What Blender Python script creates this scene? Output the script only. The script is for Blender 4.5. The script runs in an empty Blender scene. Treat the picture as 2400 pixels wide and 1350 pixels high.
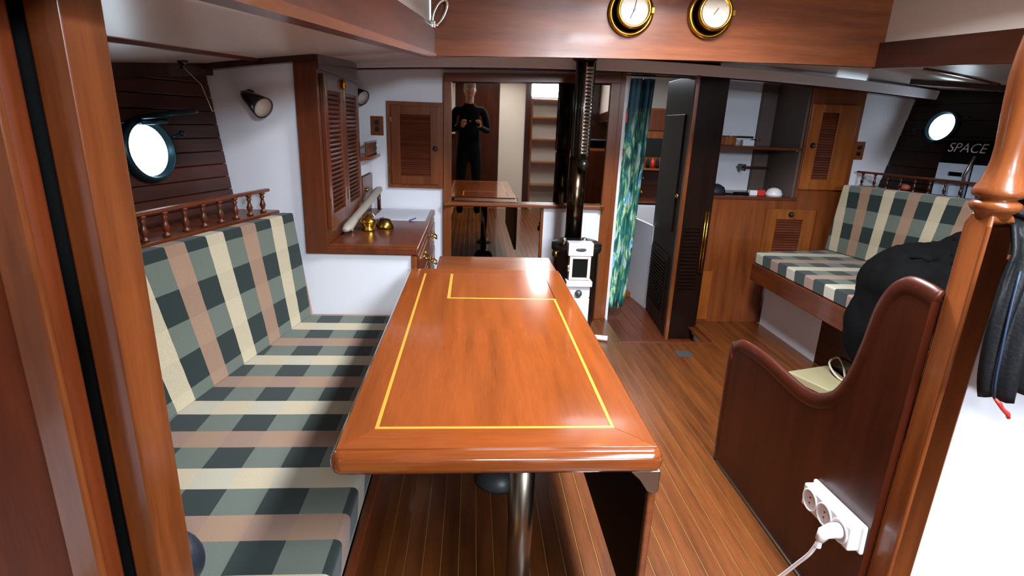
import bpy, bmesh, math, random
from mathutils import Vector, Matrix, Euler, noise
random.seed(7)
S = bpy.context.scene
COL = S.collection
# ------------------------------------------------------------------ camera
cam_d = bpy.data.cameras.new('camera'); cam = bpy.data.objects.new('camera', cam_d); COL.objects.link(cam)
R = ((0.99712215, 0.01496218, 0.07432056), (-0.06682275, -0.28956525, 0.95482286), (0.03580688, -0.95704133, -0.28773211))
m = Matrix(((R[0][0], -R[0][1], -R[0][2]), (R[1][0], -R[1][1], -R[1][2]), (R[2][0], -R[2][1], -R[2][2])))
cam.matrix_world = Matrix.Translation((0, 0, 1.40)) @ m.to_4x4()
cam_d.sensor_width = 36; cam_d.lens = 36 * 1286 / 2400; cam_d.clip_start = .02
S.camera = cam
# ------------------------------------------------------------------ light
S.view_settings.view_transform = 'Standard'; S.view_settings.look = 'None'
S.view_settings.gamma = 1; S.view_settings.use_curve_mapping = False
S.view_settings.exposure = 0.86
W = bpy.data.worlds.new('world'); S.world = W; W.use_nodes = True
W.node_tree.nodes['Background'].inputs[0].default_value = (.75, .87, 1, 1)
W.node_tree.nodes['Background'].inputs[1].default_value = 1.0
def area(name, loc, rot, sx, sy, power, col):
    d = bpy.data.lights.new(name, 'AREA'); d.shape = 'RECTANGLE'; d.size = sx; d.size_y = sy
    d.energy = power; d.color = col
    o = bpy.data.objects.new(name, d); o.location = loc; o.rotation_euler = rot; COL.objects.link(o); return o
area('skylight_daylight', (1.10, .12, 2.26), (0, 0, 0), .56, 1.5, 62, (.86, .93, 1))
area('forward_fill_light', (.95, 2.1, 2.26), (0, 0, 0), .5, .5, 75, (.90, .95, 1))  # added fill to brighten the forward walls; no hatch known here
area('companionway_daylight', (1.2, -1.72, 1.98), (math.radians(75), 0, 0), .62, .30, 44, (.78, .89, 1))
area('aft_fill_light', (.3, -1.05, 2.26), (0, 0, 0), .6, .6, 30, (.9, .95, 1))  # added fill from above the aft end; no hatch known here
area('passage_fill_light', (1.55, 5.0, 1.88), (0, 0, 0), .4, .4, 12, (.85, .92, 1))  # added fill for the passage, set under a closed ceiling
# ------------------------------------------------------------------ materials
def nt(name):
    M = bpy.data.materials.new(name); M.use_nodes = True
    t = M.node_tree; return M, t, t.nodes['Principled BSDF']
def lk(t, a, b): t.links.new(a, b)
def srgb(h):
    h = h.lstrip('#'); v = [int(h[i:i+2], 16)/255 for i in (0, 2, 4)]
    return tuple(c/12.92 if c <= .04045 else ((c+.055)/1.055)**2.4 for c in v) + (1,)
def plain(name, col, rough=.5, metal=0, coat=0, bump=0, bscale=200, emit=0, var=0, spec=.5):
    M, t, b = nt(name); b.inputs['Specular IOR Level'].default_value = spec; c = srgb(col) if isinstance(col, str) else col
    b.inputs['Base Color'].default_value = c; b.inputs['Roughness'].default_value = rough
    b.inputs['Metallic'].default_value = metal; b.inputs['Coat Weight'].default_value = coat
    b.inputs['Coat Roughness'].default_value = .08
    tc = t.nodes.new('ShaderNodeTexCoord')
    n = t.nodes.new('ShaderNodeTexNoise'); n.inputs['Scale'].default_value = bscale if bump else 6; n.inputs['Detail'].default_value = 3
    lk(t, tc.outputs['Object'], n.inputs['Vector'])
    if bump:
        bp = t.nodes.new('ShaderNodeBump'); bp.inputs['Strength'].default_value = bump; bp.inputs['Distance'].default_value = .003
        lk(t, n.outputs['Fac'], bp.inputs['Height']); lk(t, bp.outputs['Normal'], b.inputs['Normal'])
    v = var or .04
    n2 = t.nodes.new('ShaderNodeTexNoise'); n2.inputs['Scale'].default_value = 4; lk(t, tc.outputs['Object'], n2.inputs['Vector'])
    mx = t.nodes.new('ShaderNodeMix'); mx.data_type = 'RGBA'; lk(t, n2.outputs['Fac'], mx.inputs[0])
    mx.inputs[6].default_value = tuple(x*(1-v) for x in c[:3])+(1,); mx.inputs[7].default_value = tuple(min(1, x*(1+v)) for x in c[:3])+(1,)
    lk(t, mx.outputs[2], b.inputs['Base Color'])
    if emit: b.inputs['Emission Color'].default_value = c; b.inputs['Emission Strength'].default_value = emit
    return M
def wood(name, light, dark, axis='z', rough=.28, coat=.35, scale=1.0, contrast=1.0, spec=.5, bmp=.03):
    M, t, b = nt(name); b.inputs['Roughness'].default_value = rough; b.inputs['Specular IOR Level'].default_value = spec
    b.inputs['Coat Weight'].default_value = coat; b.inputs['Coat Roughness'].default_value = .07
    tc = t.nodes.new('ShaderNodeTexCoord'); oi = t.nodes.new('ShaderNodeObjectInfo')
    add = t.nodes.new('ShaderNodeVectorMath'); add.operation = 'ADD'
    mu = t.nodes.new('ShaderNodeMath'); mu.operation = 'MULTIPLY'; mu.inputs[1].default_value = 13.7
    lk(t, oi.outputs['Random'], mu.inputs[0]); lk(t, tc.outputs['Object'], add.inputs[0]); lk(t, mu.outputs[0], add.inputs[1])
    mp = t.nodes.new('ShaderNodeMapping'); s = [14*scale]*3; s['xyz'.index(axis)] = 1.1*scale
    mp.inputs['Scale'].default_value = s; lk(t, add.outputs[0], mp.inputs['Vector'])
    n = t.nodes.new('ShaderNodeTexNoise'); n.inputs['Scale'].default_value = 1.6; n.inputs['Detail'].default_value = 6
    n.inputs['Roughness'].default_value = .6; n.inputs['Distortion'].default_value = .15; lk(t, mp.outputs[0], n.inputs['Vector'])
    n2 = t.nodes.new('ShaderNodeTexNoise'); n2.inputs['Scale'].default_value = 14; n2.inputs['Detail'].default_value = 4; lk(t, mp.outputs[0], n2.inputs['Vector'])
    a = t.nodes.new('ShaderNodeMath'); a.operation = 'MULTIPLY_ADD'; a.inputs[1].default_value = .35; lk(t, n2.outputs['Fac'], a.inputs[0]); lk(t, n.outputs['Fac'], a.inputs[2])
    a2 = t.nodes.new('ShaderNodeMath'); a2.operation = 'MULTIPLY_ADD'; a2.inputs[1].default_value = .16; lk(t, oi.outputs['Random'], a2.inputs[0]); lk(t, a.outputs[0], a2.inputs[2])
    r = t.nodes.new('ShaderNodeValToRGB'); r.color_ramp.elements[0].position = .75-.22/contrast; r.color_ramp.elements[1].position = .75+.22/contrast
    r.color_ramp.elements[0].color = srgb(dark); r.color_ramp.elements[1].color = srgb(light)
    lk(t, a2.outputs[0], r.inputs[0]); lk(t, r.outputs[0], b.inputs['Base Color'])
    bp = t.nodes.new('ShaderNodeBump'); bp.inputs['Strength'].default_value = bmp; bp.inputs['Distance'].default_value = .001
    lk(t, a.outputs[0], bp.inputs['Height']); lk(t, bp.outputs['Normal'], b.inputs['Normal'])
    return M
def woods(name, l, d, **k): return {ax: wood(name+'_'+ax, l, d, ax, **k) for ax in 'xyz'}
MAH = woods('mahogany', '#874821', '#602E12', coat=.2)
TBL = woods('table_mahogany', '#964B20', '#703715', rough=.16, coat=.8, contrast=.8, bmp=0)
RED = woods('red_mahogany', '#693013', '#461D0A', rough=.34, coat=.18)
DRK = woods('dark_mahogany', '#3E190A', '#240C04', rough=.25, coat=.3)
GLD = woods('golden_teak', '#9C5620', '#713A12')
FLR = woods('teak_plank', '#6E3B18', '#45220C', rough=.28, coat=.25)
HUL = woods('hull_plank', '#472015', '#2C140D', rough=.4, coat=.1, spec=.35)
LOU = woods('louvre_slat', '#6A3118', '#421A0B', rough=.35)
SAT = woods('satin_mahogany', '#7C3816', '#5C270F', rough=.5, coat=0, spec=.2)
BEN = woods('shaded_bench', '#4A1B0A', '#300F05', rough=.36, coat=.12, spec=.35)  # mahogany with the bench end's shade put into its colour
HUR = woods('dark_hull', '#26110B', '#170A05', rough=.4, coat=.0, spec=.3)
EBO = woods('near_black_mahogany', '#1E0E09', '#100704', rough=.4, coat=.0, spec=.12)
HOL = plain('holly_seam', '#B98A48', .5)
INL = plain('maple_inlay', '#E09A3C', .25, coat=.6)
WHT = plain('white_paint', '#E8EBF4', .45, bump=.03, bscale=60)
CRM = plain('cream_paint', '#D2CABE', .4, bump=.03, bscale=60)
CEI = plain('gloss_ceiling_paint', '#C9BEB6', .34, coat=.15, bump=.02, bscale=25)
BRS = plain('brass', '#C89B3C', .22, metal=1)
BRD = plain('dull_brass', '#8E7436', .3, metal=1)
CHR = plain('polished_steel', '#D8D6D0', .22, metal=1)
STL = plain('aged_steel', '#8E857A', .3, metal=1)
BLK = plain('black_iron', '#14120F', .35, coat=.3)
PIP = plain('stove_pipe_metal', '#5A4C3C', .22, metal=1)
ENA = plain('white_enamel', '#E2E2EA', .2, coat=.5)
GLB = plain('black_glass', '#020202', .6, spec=.2)
PLS = plain('white_plastic', '#E6E4E6', .3)
CLB = plain('black_cloth', '#030304', .85, bump=.4, bscale=300, spec=.12)
CLJ = plain('black_shell_cloth', '#05070C', .55, bump=.3, bscale=120, spec=.3)
CLN = plain('navy_shell_cloth', '#171C2A', .55, bump=.3, bscale=120)
MIR = plain('tinted_mirror', '#9A9189', .015, metal=1)
TEA = plain('bronze_patina', '#21404A', .35, metal=.7)
SKY = plain('daylit_porthole_glass', '#DDF0FF', .1, emit=5)
SKN = plain('skin', '#B98468', .5); HAI = plain('grey_hair', '#A9A7A4', .8)
DIA = plain('ivory_dial', '#D8D2C4', .5)
PAP = plain('paper', '#D6DCE8', .7); BLU = plain('blue_ink', '#2C49A8', .6)
DRF = plain('driftwood_grey', '#A8A195', .5)
BLU2 = plain('blue_zip', '#1A2C48', .5)
REDP = plain('red_plastic', '#C9302A', .4)
GRY = plain('grey_metal_paint', '#4C5054', .4, metal=.4)
DARK = plain('unlit_void', '#040302', .9)  # near-black painted in for unlit gaps and recesses, reused for dark bottles
TAU = plain('brown_lining', '#5A4C46', .6)

def math_node(t, op, a, b=None, c=None):
    n = t.nodes.new('ShaderNodeMath'); n.operation = op
    for i, v in enumerate((a, b, c)):
        if v is None: continue
        if isinstance(v, (int, float)): n.inputs[i].default_value = v
        else: lk(t, v, n.inputs[i])
    return n.outputs[0]
def plaid(name, ucoef, vcoef, soft=False):
    """woven plaid; u = stripes, v = cross bands; coefs are (x,y,z,const) in the cloth's own space"""
    M, t, b = nt(name); b.inputs['Roughness'].default_value = .9; b.inputs['Specular IOR Level'].default_value = .15
    b.inputs['Sheen Weight'].default_value = .15
    tc = t.nodes.new('ShaderNodeTexCoord'); sp = t.nodes.new('ShaderNodeSeparateXYZ'); lk(t, tc.outputs['Object'], sp.inputs[0])
    def lin(c):
        v = c[3]
        for i in range(3):
            if c[i]: v = math_node(t, 'MULTIPLY_ADD', sp.outputs[i], c[i], v)
        return v
    P = .385
    wob = t.nodes.new('ShaderNodeTexNoise'); wob.inputs['Scale'].default_value = 5; lk(t, tc.outputs['Object'], wob.inputs['Vector'])
    w = math_node(t, 'MULTIPLY_ADD', wob.outputs['Fac'], .006, -.003)
    u = math_node(t, 'FRACT', math_node(t, 'MULTIPLY', math_node(t, 'ADD', lin(ucoef), w), 1/P))
    v = math_node(t, 'FRACT', math_node(t, 'MULTIPLY', math_node(t, 'ADD', lin(vcoef), w), 1/.212))
    cream = math_node(t, 'LESS_THAN', math_node(t, 'ABSOLUTE', math_node(t, 'SUBTRACT', u, .5)), .118)
    pink = math_node(t, 'GREATER_THAN', math_node(t, 'ABSOLUTE', math_node(t, 'SUBTRACT', u, .5)), .385)
    vd = math_node(t, 'LESS_THAN', v, .5)
    def mix(f, a, c):
        n = t.nodes.new('ShaderNodeMix'); n.data_type = 'RGBA'; lk(t, f, n.inputs[0])
        for i, x in ((6, a), (7, c)):
            if isinstance(x, str): n.inputs[i].default_value = srgb(x)
            else: lk(t, x, n.inputs[i])
        return n.outputs[2]
    check = mix(vd, '#656D64', '#273231')
    cr = mix(vd, '#C0B398', '#B9AD93' if soft else '#B9B3A0'); pk = mix(vd, '#9C7F69', '#957864' if soft else '#95796B')
    col = mix(pink, mix(cream, check, cr), pk)
    mp = t.nodes.new('ShaderNodeMapping'); mp.inputs['Scale'].default_value = (500, 500, 500); lk(t, tc.outputs['Object'], mp.inputs[0])
    n = t.nodes.new('ShaderNodeTexNoise'); n.inputs['Scale'].default_value = 1; n.inputs['Detail'].default_value = 2; lk(t, mp.outputs[0], n.inputs['Vector'])
    mm = t.nodes.new('ShaderNodeMix'); mm.data_type = 'RGBA'; mm.blend_type = 'MULTIPLY'; mm.inputs[0].default_value = .5
    lk(t, col, mm.inputs[6]); rr = t.nodes.new('ShaderNodeValToRGB'); rr.color_ramp.elements[0].color = (.45, .45, .45, 1); rr.color_ramp.elements[0].position = .3; rr.color_ramp.elements[1].position = .6
    lk(t, n.outputs['Fac'], rr.inputs[0]); lk(t, rr.outputs[0], mm.inputs[7]); lk(t, mm.outputs[2], b.inputs['Base Color'])
    bp = t.nodes.new('ShaderNodeBump'); bp.inputs['Strength'].default_value = .4; bp.inputs['Distance'].default_value = .002
    lk(t, n.outputs['Fac'], bp.inputs['Height']); lk(t, bp.outputs['Normal'], b.inputs['Normal'])
    return M
def leafprint(name):
    M, t, b = nt(name); b.inputs['Roughness'].default_value = .6
    tc = t.nodes.new('ShaderNodeTexCoord'); mp = t.nodes.new('ShaderNodeMapping'); mp.inputs['Scale'].default_value = (24, 24, 6)
    mp.inputs['Rotation'].default_value = (0, .35, 0); lk(t, tc.outputs['Object'], mp.inputs[0])
    n = t.nodes.new('ShaderNodeTexNoise'); n.inputs['Scale'].default_value = 1.1; n.inputs['Detail'].default_value = 5; n.inputs['Distortion'].default_value = .7; lk(t, mp.outputs[0], n.inputs['Vector'])
    r = t.nodes.new('ShaderNodeValToRGB'); e = r.color_ramp.elements
    e[0].position = .30; e[0].color = srgb('#0F3A44'); e[1].position = .41; e[1].color = srgb('#1E5C50')
    for p, c in ((.47, '#2A8088'), (.52, '#6AAC62'), (.55, '#DAD46A'), (.575, '#A6D2EC'), (.62, '#8CC4E4'), (.68, '#2A80A0'), (.8, '#123A3A')):
        k = e.new(p); k.color = srgb(c)
    lk(t, n.outputs['Fac'], r.inputs[0])
    sp = t.nodes.new('ShaderNodeSeparateXYZ'); lk(t, tc.outputs['Object'], sp.inputs[0])
    f = t.nodes.new('ShaderNodeMapRange'); f.inputs[1].default_value = 1.25; f.inputs[2].default_value = 1.55; lk(t, sp.outputs[2], f.inputs[0])
    mx = t.nodes.new('ShaderNodeMix'); mx.data_type = 'RGBA'; lk(t, f.outputs[0], mx.inputs[0]); lk(t, r.outputs[0], mx.inputs[6]); mx.inputs[7].default_value = srgb('#0C3640')
    lk(t, mx.outputs[2], b.inputs['Base Color']); return M
LEAF = leafprint('leaf_print_cloth')
# ------------------------------------------------------------------ builders
class B:
    def __init__(s): s.b = bmesh.new()
    def _add(s, verts, faces):
        vs = [s.b.verts.new(v) for v in verts]
        for f in faces:
            try: s.b.faces.new([vs[i] for i in f])
            except ValueError: pass
        return vs
    def box(s, lo, hi, M=None):
        x0, y0, z0 = lo; x1, y1, z1 = hi
        v = [Vector(p) for p in ((x0,y0,z0),(x1,y0,z0),(x1,y1,z0),(x0,y1,z0),(x0,y0,z1),(x1,y0,z1),(x1,y1,z1),(x0,y1,z1))]
        if M: v = [M @ p for p in v]
        s._add(v, [(0,3,2,1),(4,5,6,7),(0,1,5,4),(1,2,6,5),(2,3,7,6),(3,0,4,7)]); return s
    def prism(s, pts, axis, lo, hi):
        def P(a, b, c): return {'x': (c, a, b), 'y': (a, c, b), 'z': (a, b, c)}[axis]
        n = len(pts); v = [P(a, b, lo) for a, b in pts] + [P(a, b, hi) for a, b in pts]
        s._add(v, [tuple(range(n))[::-1], tuple(range(n, 2*n))] + [(i, (i+1) % n, n+(i+1) % n, n+i) for i in range(n)])
        return s
    def hexa(s, b4, t4):
        s._add(list(b4)+list(t4), [(0,3,2,1),(4,5,6,7),(0,1,5,4),(1,2,6,5),(2,3,7,6),(3,0,4,7)]); return s
    def cone(s, p0, p1, r0, r1=None, n=20, cap=True):
        r1 = r0 if r1 is None else r1; p0 = Vector(p0); p1 = Vector(p1); d = (p1-p0).normalized()
        q = d.to_track_quat('Z', 'Y'); ring = lambda p, r: [p + q @ Vector((r*math.cos(2*math.pi*i/n), r*math.sin(2*math.pi*i/n), 0)) for i in range(n)]
        v = ring(p0, max(r0, 1e-4)) + ring(p1, max(r1, 1e-4))
        f = [(i, (i+1) % n, n+(i+1) % n, n+i) for i in range(n)]
        if cap: f += [tuple(range(n))[::-1], tuple(range(n, 2*n))]
        s._add(v, f); return s
    def lathe(s, prof, org, d=(0, 0, 1), n=28):
        org = Vector(org); q = Vector(d).normalized().to_track_quat('Z', 'Y'); v = []; f = []
        for r, h in prof:
            for i in range(n): v.append(org + q @ Vector((r*math.cos(2*math.pi*i/n), r*math.sin(2*math.pi*i/n), h)))
        for k in range(len(prof)-1):
            for i in range(n): f.append((k*n+i, k*n+(i+1) % n, (k+1)*n+(i+1) % n, (k+1)*n+i))
        f += [tuple(range(n))[::-1], tuple(range((len(prof)-1)*n, len(prof)*n))]
        s._add(v, f); return s
    def tube(s, pts, r, n=10, closed=False, flat=1.0):
        pts = [Vector(p) for p in pts]; N = len(pts); v = []; f = []; up = Vector((0, 0, 1)); prev = None
        for i, p in enumerate(pts):
            a = pts[(i-1) % N] if (closed or i > 0) else p; c = pts[(i+1) % N] if (closed or i < N-1) else p
            d = (c-a).normalized()
            if prev is None:
                ref = up if abs(d.z) < .9 else Vector((1, 0, 0)); prev = d.cross(ref).normalized()
            prev = (prev - d*prev.dot(d)).normalized(); w = d.cross(prev)
            rr = r[i] if isinstance(r, (list, tuple)) else r
            for k in range(n):
                t = 2*math.pi*k/n; v.append(p + prev*(rr*math.cos(t)) + w*(rr*flat*math.sin(t)))
        for i in range(N if closed else N-1):
            j = (i+1) % N
            for k in range(n): f.append((i*n+k, i*n+(k+1) % n, j*n+(k+1) % n, j*n+k))
        if not closed: f += [tuple(range(n))[::-1], tuple(range((N-1)*n, N*n))]
        s._add(v, f); return s
    def ball(s, c, r, sc=(1, 1, 1), n=16, rot=None):
        M = Matrix.Translation(c) @ (rot.to_matrix().to_4x4() if rot else Matrix()) @ Matrix.Diagonal((r*sc[0], r*sc[1], r*sc[2], 1))
        bmesh.ops.create_uvsphere(s.b, u_segments=n, v_segments=max(6, n//2), radius=1, matrix=M); return s
    def grid(s, fn, nu, nv):
        v = [fn(i/nu, j/nv) for j in range(nv+1) for i in range(nu+1)]
        s._add(v, [(j*(nu+1)+i, j*(nu+1)+i+1, (j+1)*(nu+1)+i+1, (j+1)*(nu+1)+i) for j in range(nv) for i in range(nu)]); return s
    def mesh(s, name):
        bmesh.ops.recalc_face_normals(s.b, faces=s.b.faces[:]); me = bpy.data.meshes.new(name); s.b.to_mesh(me); s.b.free(); return me
    def build(s, name, mat, parent=None, bev=0, seg=2, smooth=False, label=None, cat=None, group=None, kind=None, origin=None, thick=0, subs=0):
        me = s.mesh(name)
        if parent is None and origin is None and kind != 'structure':
            xs = [v.co for v in me.vertices]
            origin = ((min(p.x for p in xs)+max(p.x for p in xs))/2, (min(p.y for p in xs)+max(p.y for p in xs))/2, min(p.z for p in xs))
        base = wloc(parent) if parent else Vector(origin or (0, 0, 0))
        me.transform(Matrix.Translation(-base)); me.materials.append(mat)
        for p in me.polygons: p.use_smooth = smooth or bev > 0
        o = bpy.data.objects.new(name, me); COL.objects.link(o)
        if parent: o.parent = parent
        else: o.location = base
        if thick: k = o.modifiers.new('thick', 'SOLIDIFY'); k.thickness = thick; k.offset = 0
        if subs: k = o.modifiers.new('sub', 'SUBSURF'); k.levels = subs; k.render_levels = subs
        if bev:
            k = o.modifiers.new('bevel', 'BEVEL'); k.width = bev; k.segments = seg; k.limit_method = 'ANGLE'; k.angle_limit = .6; k.harden_normals = True
        tag(o, label, cat, group, kind); return o
def tag(o, label=None, cat=None, group=None, kind=None):
    for k, v in (('label', label), ('category', cat), ('group', group), ('kind', kind)):
        if v: o[k] = v
    return o
def wloc(o):
    p = Vector((0, 0, 0))
    while o is not None: p += o.location; o = o.parent
    return p
def thing(name, loc, label=None, cat=None, group=None, kind=None):
    o = bpy.data.objects.new(name, None); o.empty_display_size = .05; o.location = loc; COL.objects.link(o); return tag(o, label, cat, group, kind)
def piece(me, name, parent, loc, rot=(0, 0, 0), scale=(1, 1, 1)):
    o = bpy.data.objects.new(name, me); COL.objects.link(o); o.parent = parent
    o.location = Vector(loc) - wloc(parent); o.rotation_euler = rot; o.scale = scale; return o
def unit_box(name, sx, sy, sz, mat, bev=0):
    b = B().box((-sx/2, -sy/2, -sz/2), (sx/2, sy/2, sz/2))
    if bev: bmesh.ops.bevel(b.b, geom=b.b.edges[:], offset=bev, segments=1, affect='EDGES')
    me = b.mesh(name); me.materials.append(mat); return me
def struct(b, name, mat, **k): return b.build(name, mat, kind='structure', **k)
V = Vector
# ------------------------------------------------------------------ hull and deck shapes
def zc(x, y): return 1.83 + .06*(y-3.75) - .03*(x-1.2)**2          # underside of the cambered deck
def xl(y): return -.215 - .079*(2.9-y)                              # edges of the raised coach roof
def xr(y): return 2.075 + .0*(2.9-y)
def hullL(y, z): return -1.163 - .27*(2.67-y) + .116*(1.574-z)
def hullR(y, z): return 3.09 + .20*(3.8-y) - .22*(1.69-z)
# ------------------------------------------------------------------ floor
fl = struct(B().box((-1.2, -1.7, -.05), (2.6, 3.41, -.004)).box((-.9, 3.41, -.05), (1.0, 3.93, -.004)).box((1.64, 3.41, -.05), (2.6, 3.93, -.004)), 'floor', HOL)
pw = .0585
pm = unit_box('plank', pw-.0028, 5.50, .012, FLR['y'], .0008)
# = unit_box('plank', pw-.0028, .50, .012, FLR['y'], .0008)
k = 0
for i in range(int((2.25+.32)/pw)):
    x = -.32 + pw*(i+.5)
    if x < 1.0: piece(pm, 'plank', fl, (x, 3.90-2.75, -.006))
    elif x < 1.62: piece(pm, 'plank', fl, (x, 3.41-2.75, -.006))
    else: piece(pm, 'plank', fl, (x, 3.90-2.75, -.006))
b = B().box((1.655, 3.41, -.012), (1.69, 3.9, .014)).box((1.0, 3.395, -.02), (1.69, 3.43, .004))
b.build('step_nosing', RED['y'], fl, bev=.004, label='dark hardwood step edge')
B().box((1.66, 3.43, -.11), (1.68, 3.9, -.012)).build('step_riser', WHT, fl, label='white step riser')
lower = struct(B().box((.98, 3.41, -.16), (3.0, 6.4, -.106)), 'floor_passage', HOL)
pm3 = unit_box('plank', .094, 2.9, .01, RED['y'], .001)
for i in range(8): piece(pm3, 'plank', lower, (1.04+.096*i, 4.87, -.102))
B().box((1.20, 4.75, -.1), (1.62, 5.15, -.055)).build('passage_step', GLD['y'], lower, bev=.006, label='lighter timber step at the passage end')
# ------------------------------------------------------------------ ceiling
b = B()
def strip(fx0, fx1, y0, y1, nx=8, ny=14):
    def f(u, v):
        y = y0+(y1-y0)*v; x = fx0(y)+(fx1(y)-fx0(y))*u; return V((x, y, zc(x, y)+.012))
    b.grid(f, nx, ny)
strip(lambda y: hullL(y, 1.6)-.06, xl, -1.8, 2.9); strip(xr, lambda y: hullR(y, 1.7)+.08, -1.8, 2.9)
strip(lambda y: -1.5, lambda y: 3.4, 2.918, 6.4, 24, 10)
struct(b, 'ceiling', CEI, smooth=True, thick=.02)
# ceiling battens
def batten(name, p, q, w, h, mat, n=10, side='x'):
    b = B(); vs = []
    for i in range(n+1):
        x = p[0]+(q[0]-p[0])*i/n; y = p[1]+(q[1]-p[1])*i/n; z = zc(x, y)+.004
        d = V((q[0]-p[0], q[1]-p[1], 0)).normalized(); s_ = V((-d.y, d.x, 0))*w/2; c = V((x, y, z))
        vs += [c+s_, c-s_, c-s_-V((0, 0, h)), c+s_-V((0, 0, h))]
    f = []
    for i in range(n):
        for k in range(4): f.append((4*i+k, 4*i+(k+1) % 4, 4*i+4+(k+1) % 4, 4*i+4+k))
    f += [(3, 2, 1, 0), (4*n, 4*n+1, 4*n+2, 4*n+3)]; b._add(vs, f)
    return struct(b, name, mat)
batten('trim_1', (-.945, 2.62), (-.86, -.1), .03, .012, RED['y'])
batten('trim_2', (-1.24, 2.64), (-.70, 2.66), .07, .03, DRK['x'])
batten('trim_3', (hullL(2.65, 1.6)+.02, 2.65), (hullL(-.5, 1.6)+.02, -.5), .03, .05, DRK['y'])
batten('trim_4', (2.28, 2.84), (2.88, 3.03), .02, .012, RED['y'])
batten('trim_5', (2.70, 3.45), (3.25, 2.62), .04, .03, DRK['y'])
# ------------------------------------------------------------------ coach roof
def sidewall(name, fx, out, mat, z0, z1, y0=-1.65, y1=2.92, th=.02, n=10):
    b = B()
    for i in range(n):
        ya = y0+(y1-y0)*i/n; yb = y0+(y1-y0)*(i+1)/n; xa, xb = fx(ya), fx(yb); a0, a1 = z0(xa, ya), z0(xb, yb)
        b.hexa([(xa, ya, a0), (xa+out*th, ya, a0), (xb+out*th, yb, a1), (xb, yb, a1)], [(xa, ya, z1(xa, ya)), (xa+out*th, ya, z1(xa, ya)), (xb+out*th, yb, z1(xb, yb)), (xb, yb, z1(xb, yb))])
    return struct(b, name, mat)
sidewall('wall_coach_roof_left', lambda y: xl(y)-.005, -1, CRM, lambda x, y: zc(x, y)-.02, lambda x, y: 2.2)
sidewall('wall_coach_roof_right', lambda y: xr(y)+.005, 1, CRM, lambda x, y: zc(x, y)-.02, lambda x, y: 2.2)
sidewall('trim_6', lambda y: xl(y)+.022, -1, RED['y'], lambda x, y: zc(x, y)-.022, lambda x, y: zc(x, y)+.115, th=.03)
sidewall('trim_7', lambda y: xl(y)+.030, -1, MAH['y'], lambda x, y: zc(x, y)-.034, lambda x, y: zc(x, y)-.012, th=.06)
sidewall('trim_8', lambda y: xr(y)-.022, 1, DRK['y'], lambda x, y: zc(x, y)-.022, lambda x, y: zc(x, y)+.10, th=.03)
def zb(x): return 1.698 + .0385*(x+.21) - .0085*(x+.21)**2
pts = [(-.21+2.29*i/20, zb(-.21+2.29*i/20)) for i in range(21)]
struct(B().prism(pts+[(2.08, 2.2), (-.21, 2.2)], 'y', 2.90, 2.93), 'wall_coach_roof_front', MAH['x'])
# coach roof top: framed skylight plus two hatches added for the fill lights
hat = [(.82, -.65, 1.38, .9, 'skylight'), (.70, 1.85, 1.20, 2.35, 'skylight'), (0, -1.35, .6, -.75, 'skylight')]  # only the first is the skylight; the others are added openings
b = B(); ys = sorted({-1.75, 2.95, *[h[1] for h in hat], *[h[3] for h in hat]})
for a, c in zip(ys[:-1], ys[1:]):
    h = next((h for h in hat if h[1] <= a+1e-6 and h[3] >= c-1e-6), None)
    if h: b.box((-.65, a, 2.15), (h[0], c, 2.18)).box((h[2], a, 2.15), (2.12, c, 2.18))
    else: b.box((-.65, a, 2.15), (2.12, c, 2.18))
struct(b, 'ceiling_coach_roof', CEI)
for i, h in enumerate(hat):
    b = B()
    for lo, hi in (((h[0]-.04, h[1]-.04), (h[2]+.04, h[1])), ((h[0]-.04, h[3]), (h[2]+.04, h[3]+.04)), ((h[0]-.04, h[1]), (h[0], h[3])), ((h[2], h[1]), (h[2]+.04, h[3]))):
        b.box((lo[0], lo[1], 2.125), (hi[0], hi[1], 2.28))
    struct(b, 'trim_%d' % (10+i), RED['x'])
# ------------------------------------------------------------------ hull sides
w = struct(B().hexa([(hullL(-1.8, 0)-.09, -1.8, -.1), (hullL(-1.8, 0)-.03, -1.8, -.1), (hullL(3.95, 0)-.03, 3.95, -.1), (hullL(3.95, 0)-.09, 3.95, -.1)],
    [(hullL(-1.8, 1.9)-.09, -1.8, 1.9), (hullL(-1.8, 1.9)-.03, -1.8, 1.9), (hullL(3.95, 1.9)-.03, 3.95, 1.9), (hullL(3.95, 1.9)-.09, 3.95, 1.9)]), 'wall_left', DARK)
ph = .0565; L = 4.5/math.cos(math.atan(.27))
hp = unit_box('plank', .02, L, ph-.0015, HUL['y'], .003)
for i in range(13):
    z = .95+ph*(i+.5); y = .4; piece(hp, 'plank', w, (hullL(y, z)-.01, y, z), (0, -.115, -math.atan(.27)))
w = struct(B().hexa([(hullR(-1.8, 0)+.03, -1.8, -.1), (hullR(-1.8, 0)+.09, -1.8, -.1), (hullR(3.95, 0)+.09, 3.95, -.1), (hullR(3.95, 0)+.03, 3.95, -.1)],
    [(hullR(-1.8, 1.9)+.03, -1.8, 1.9), (hullR(-1.8, 1.9)+.09, -1.8, 1.9), (hullR(3.95, 1.9)+.09, 3.95, 1.9), (hullR(3.95, 1.9)+.03, 3.95, 1.9)]), 'wall_right', DARK)
L = 4.5/math.cos(math.atan(.2)); hp = unit_box('plank', .02, L, .1025, HUR['y'], .001)
for i in range(8):
    z = 1.0+.1035*(i+.5); y = 1.6; piece(hp, 'plank', w, (hullR(y, z)+.01, y, z), (0, .217, math.atan(.2)))
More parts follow.
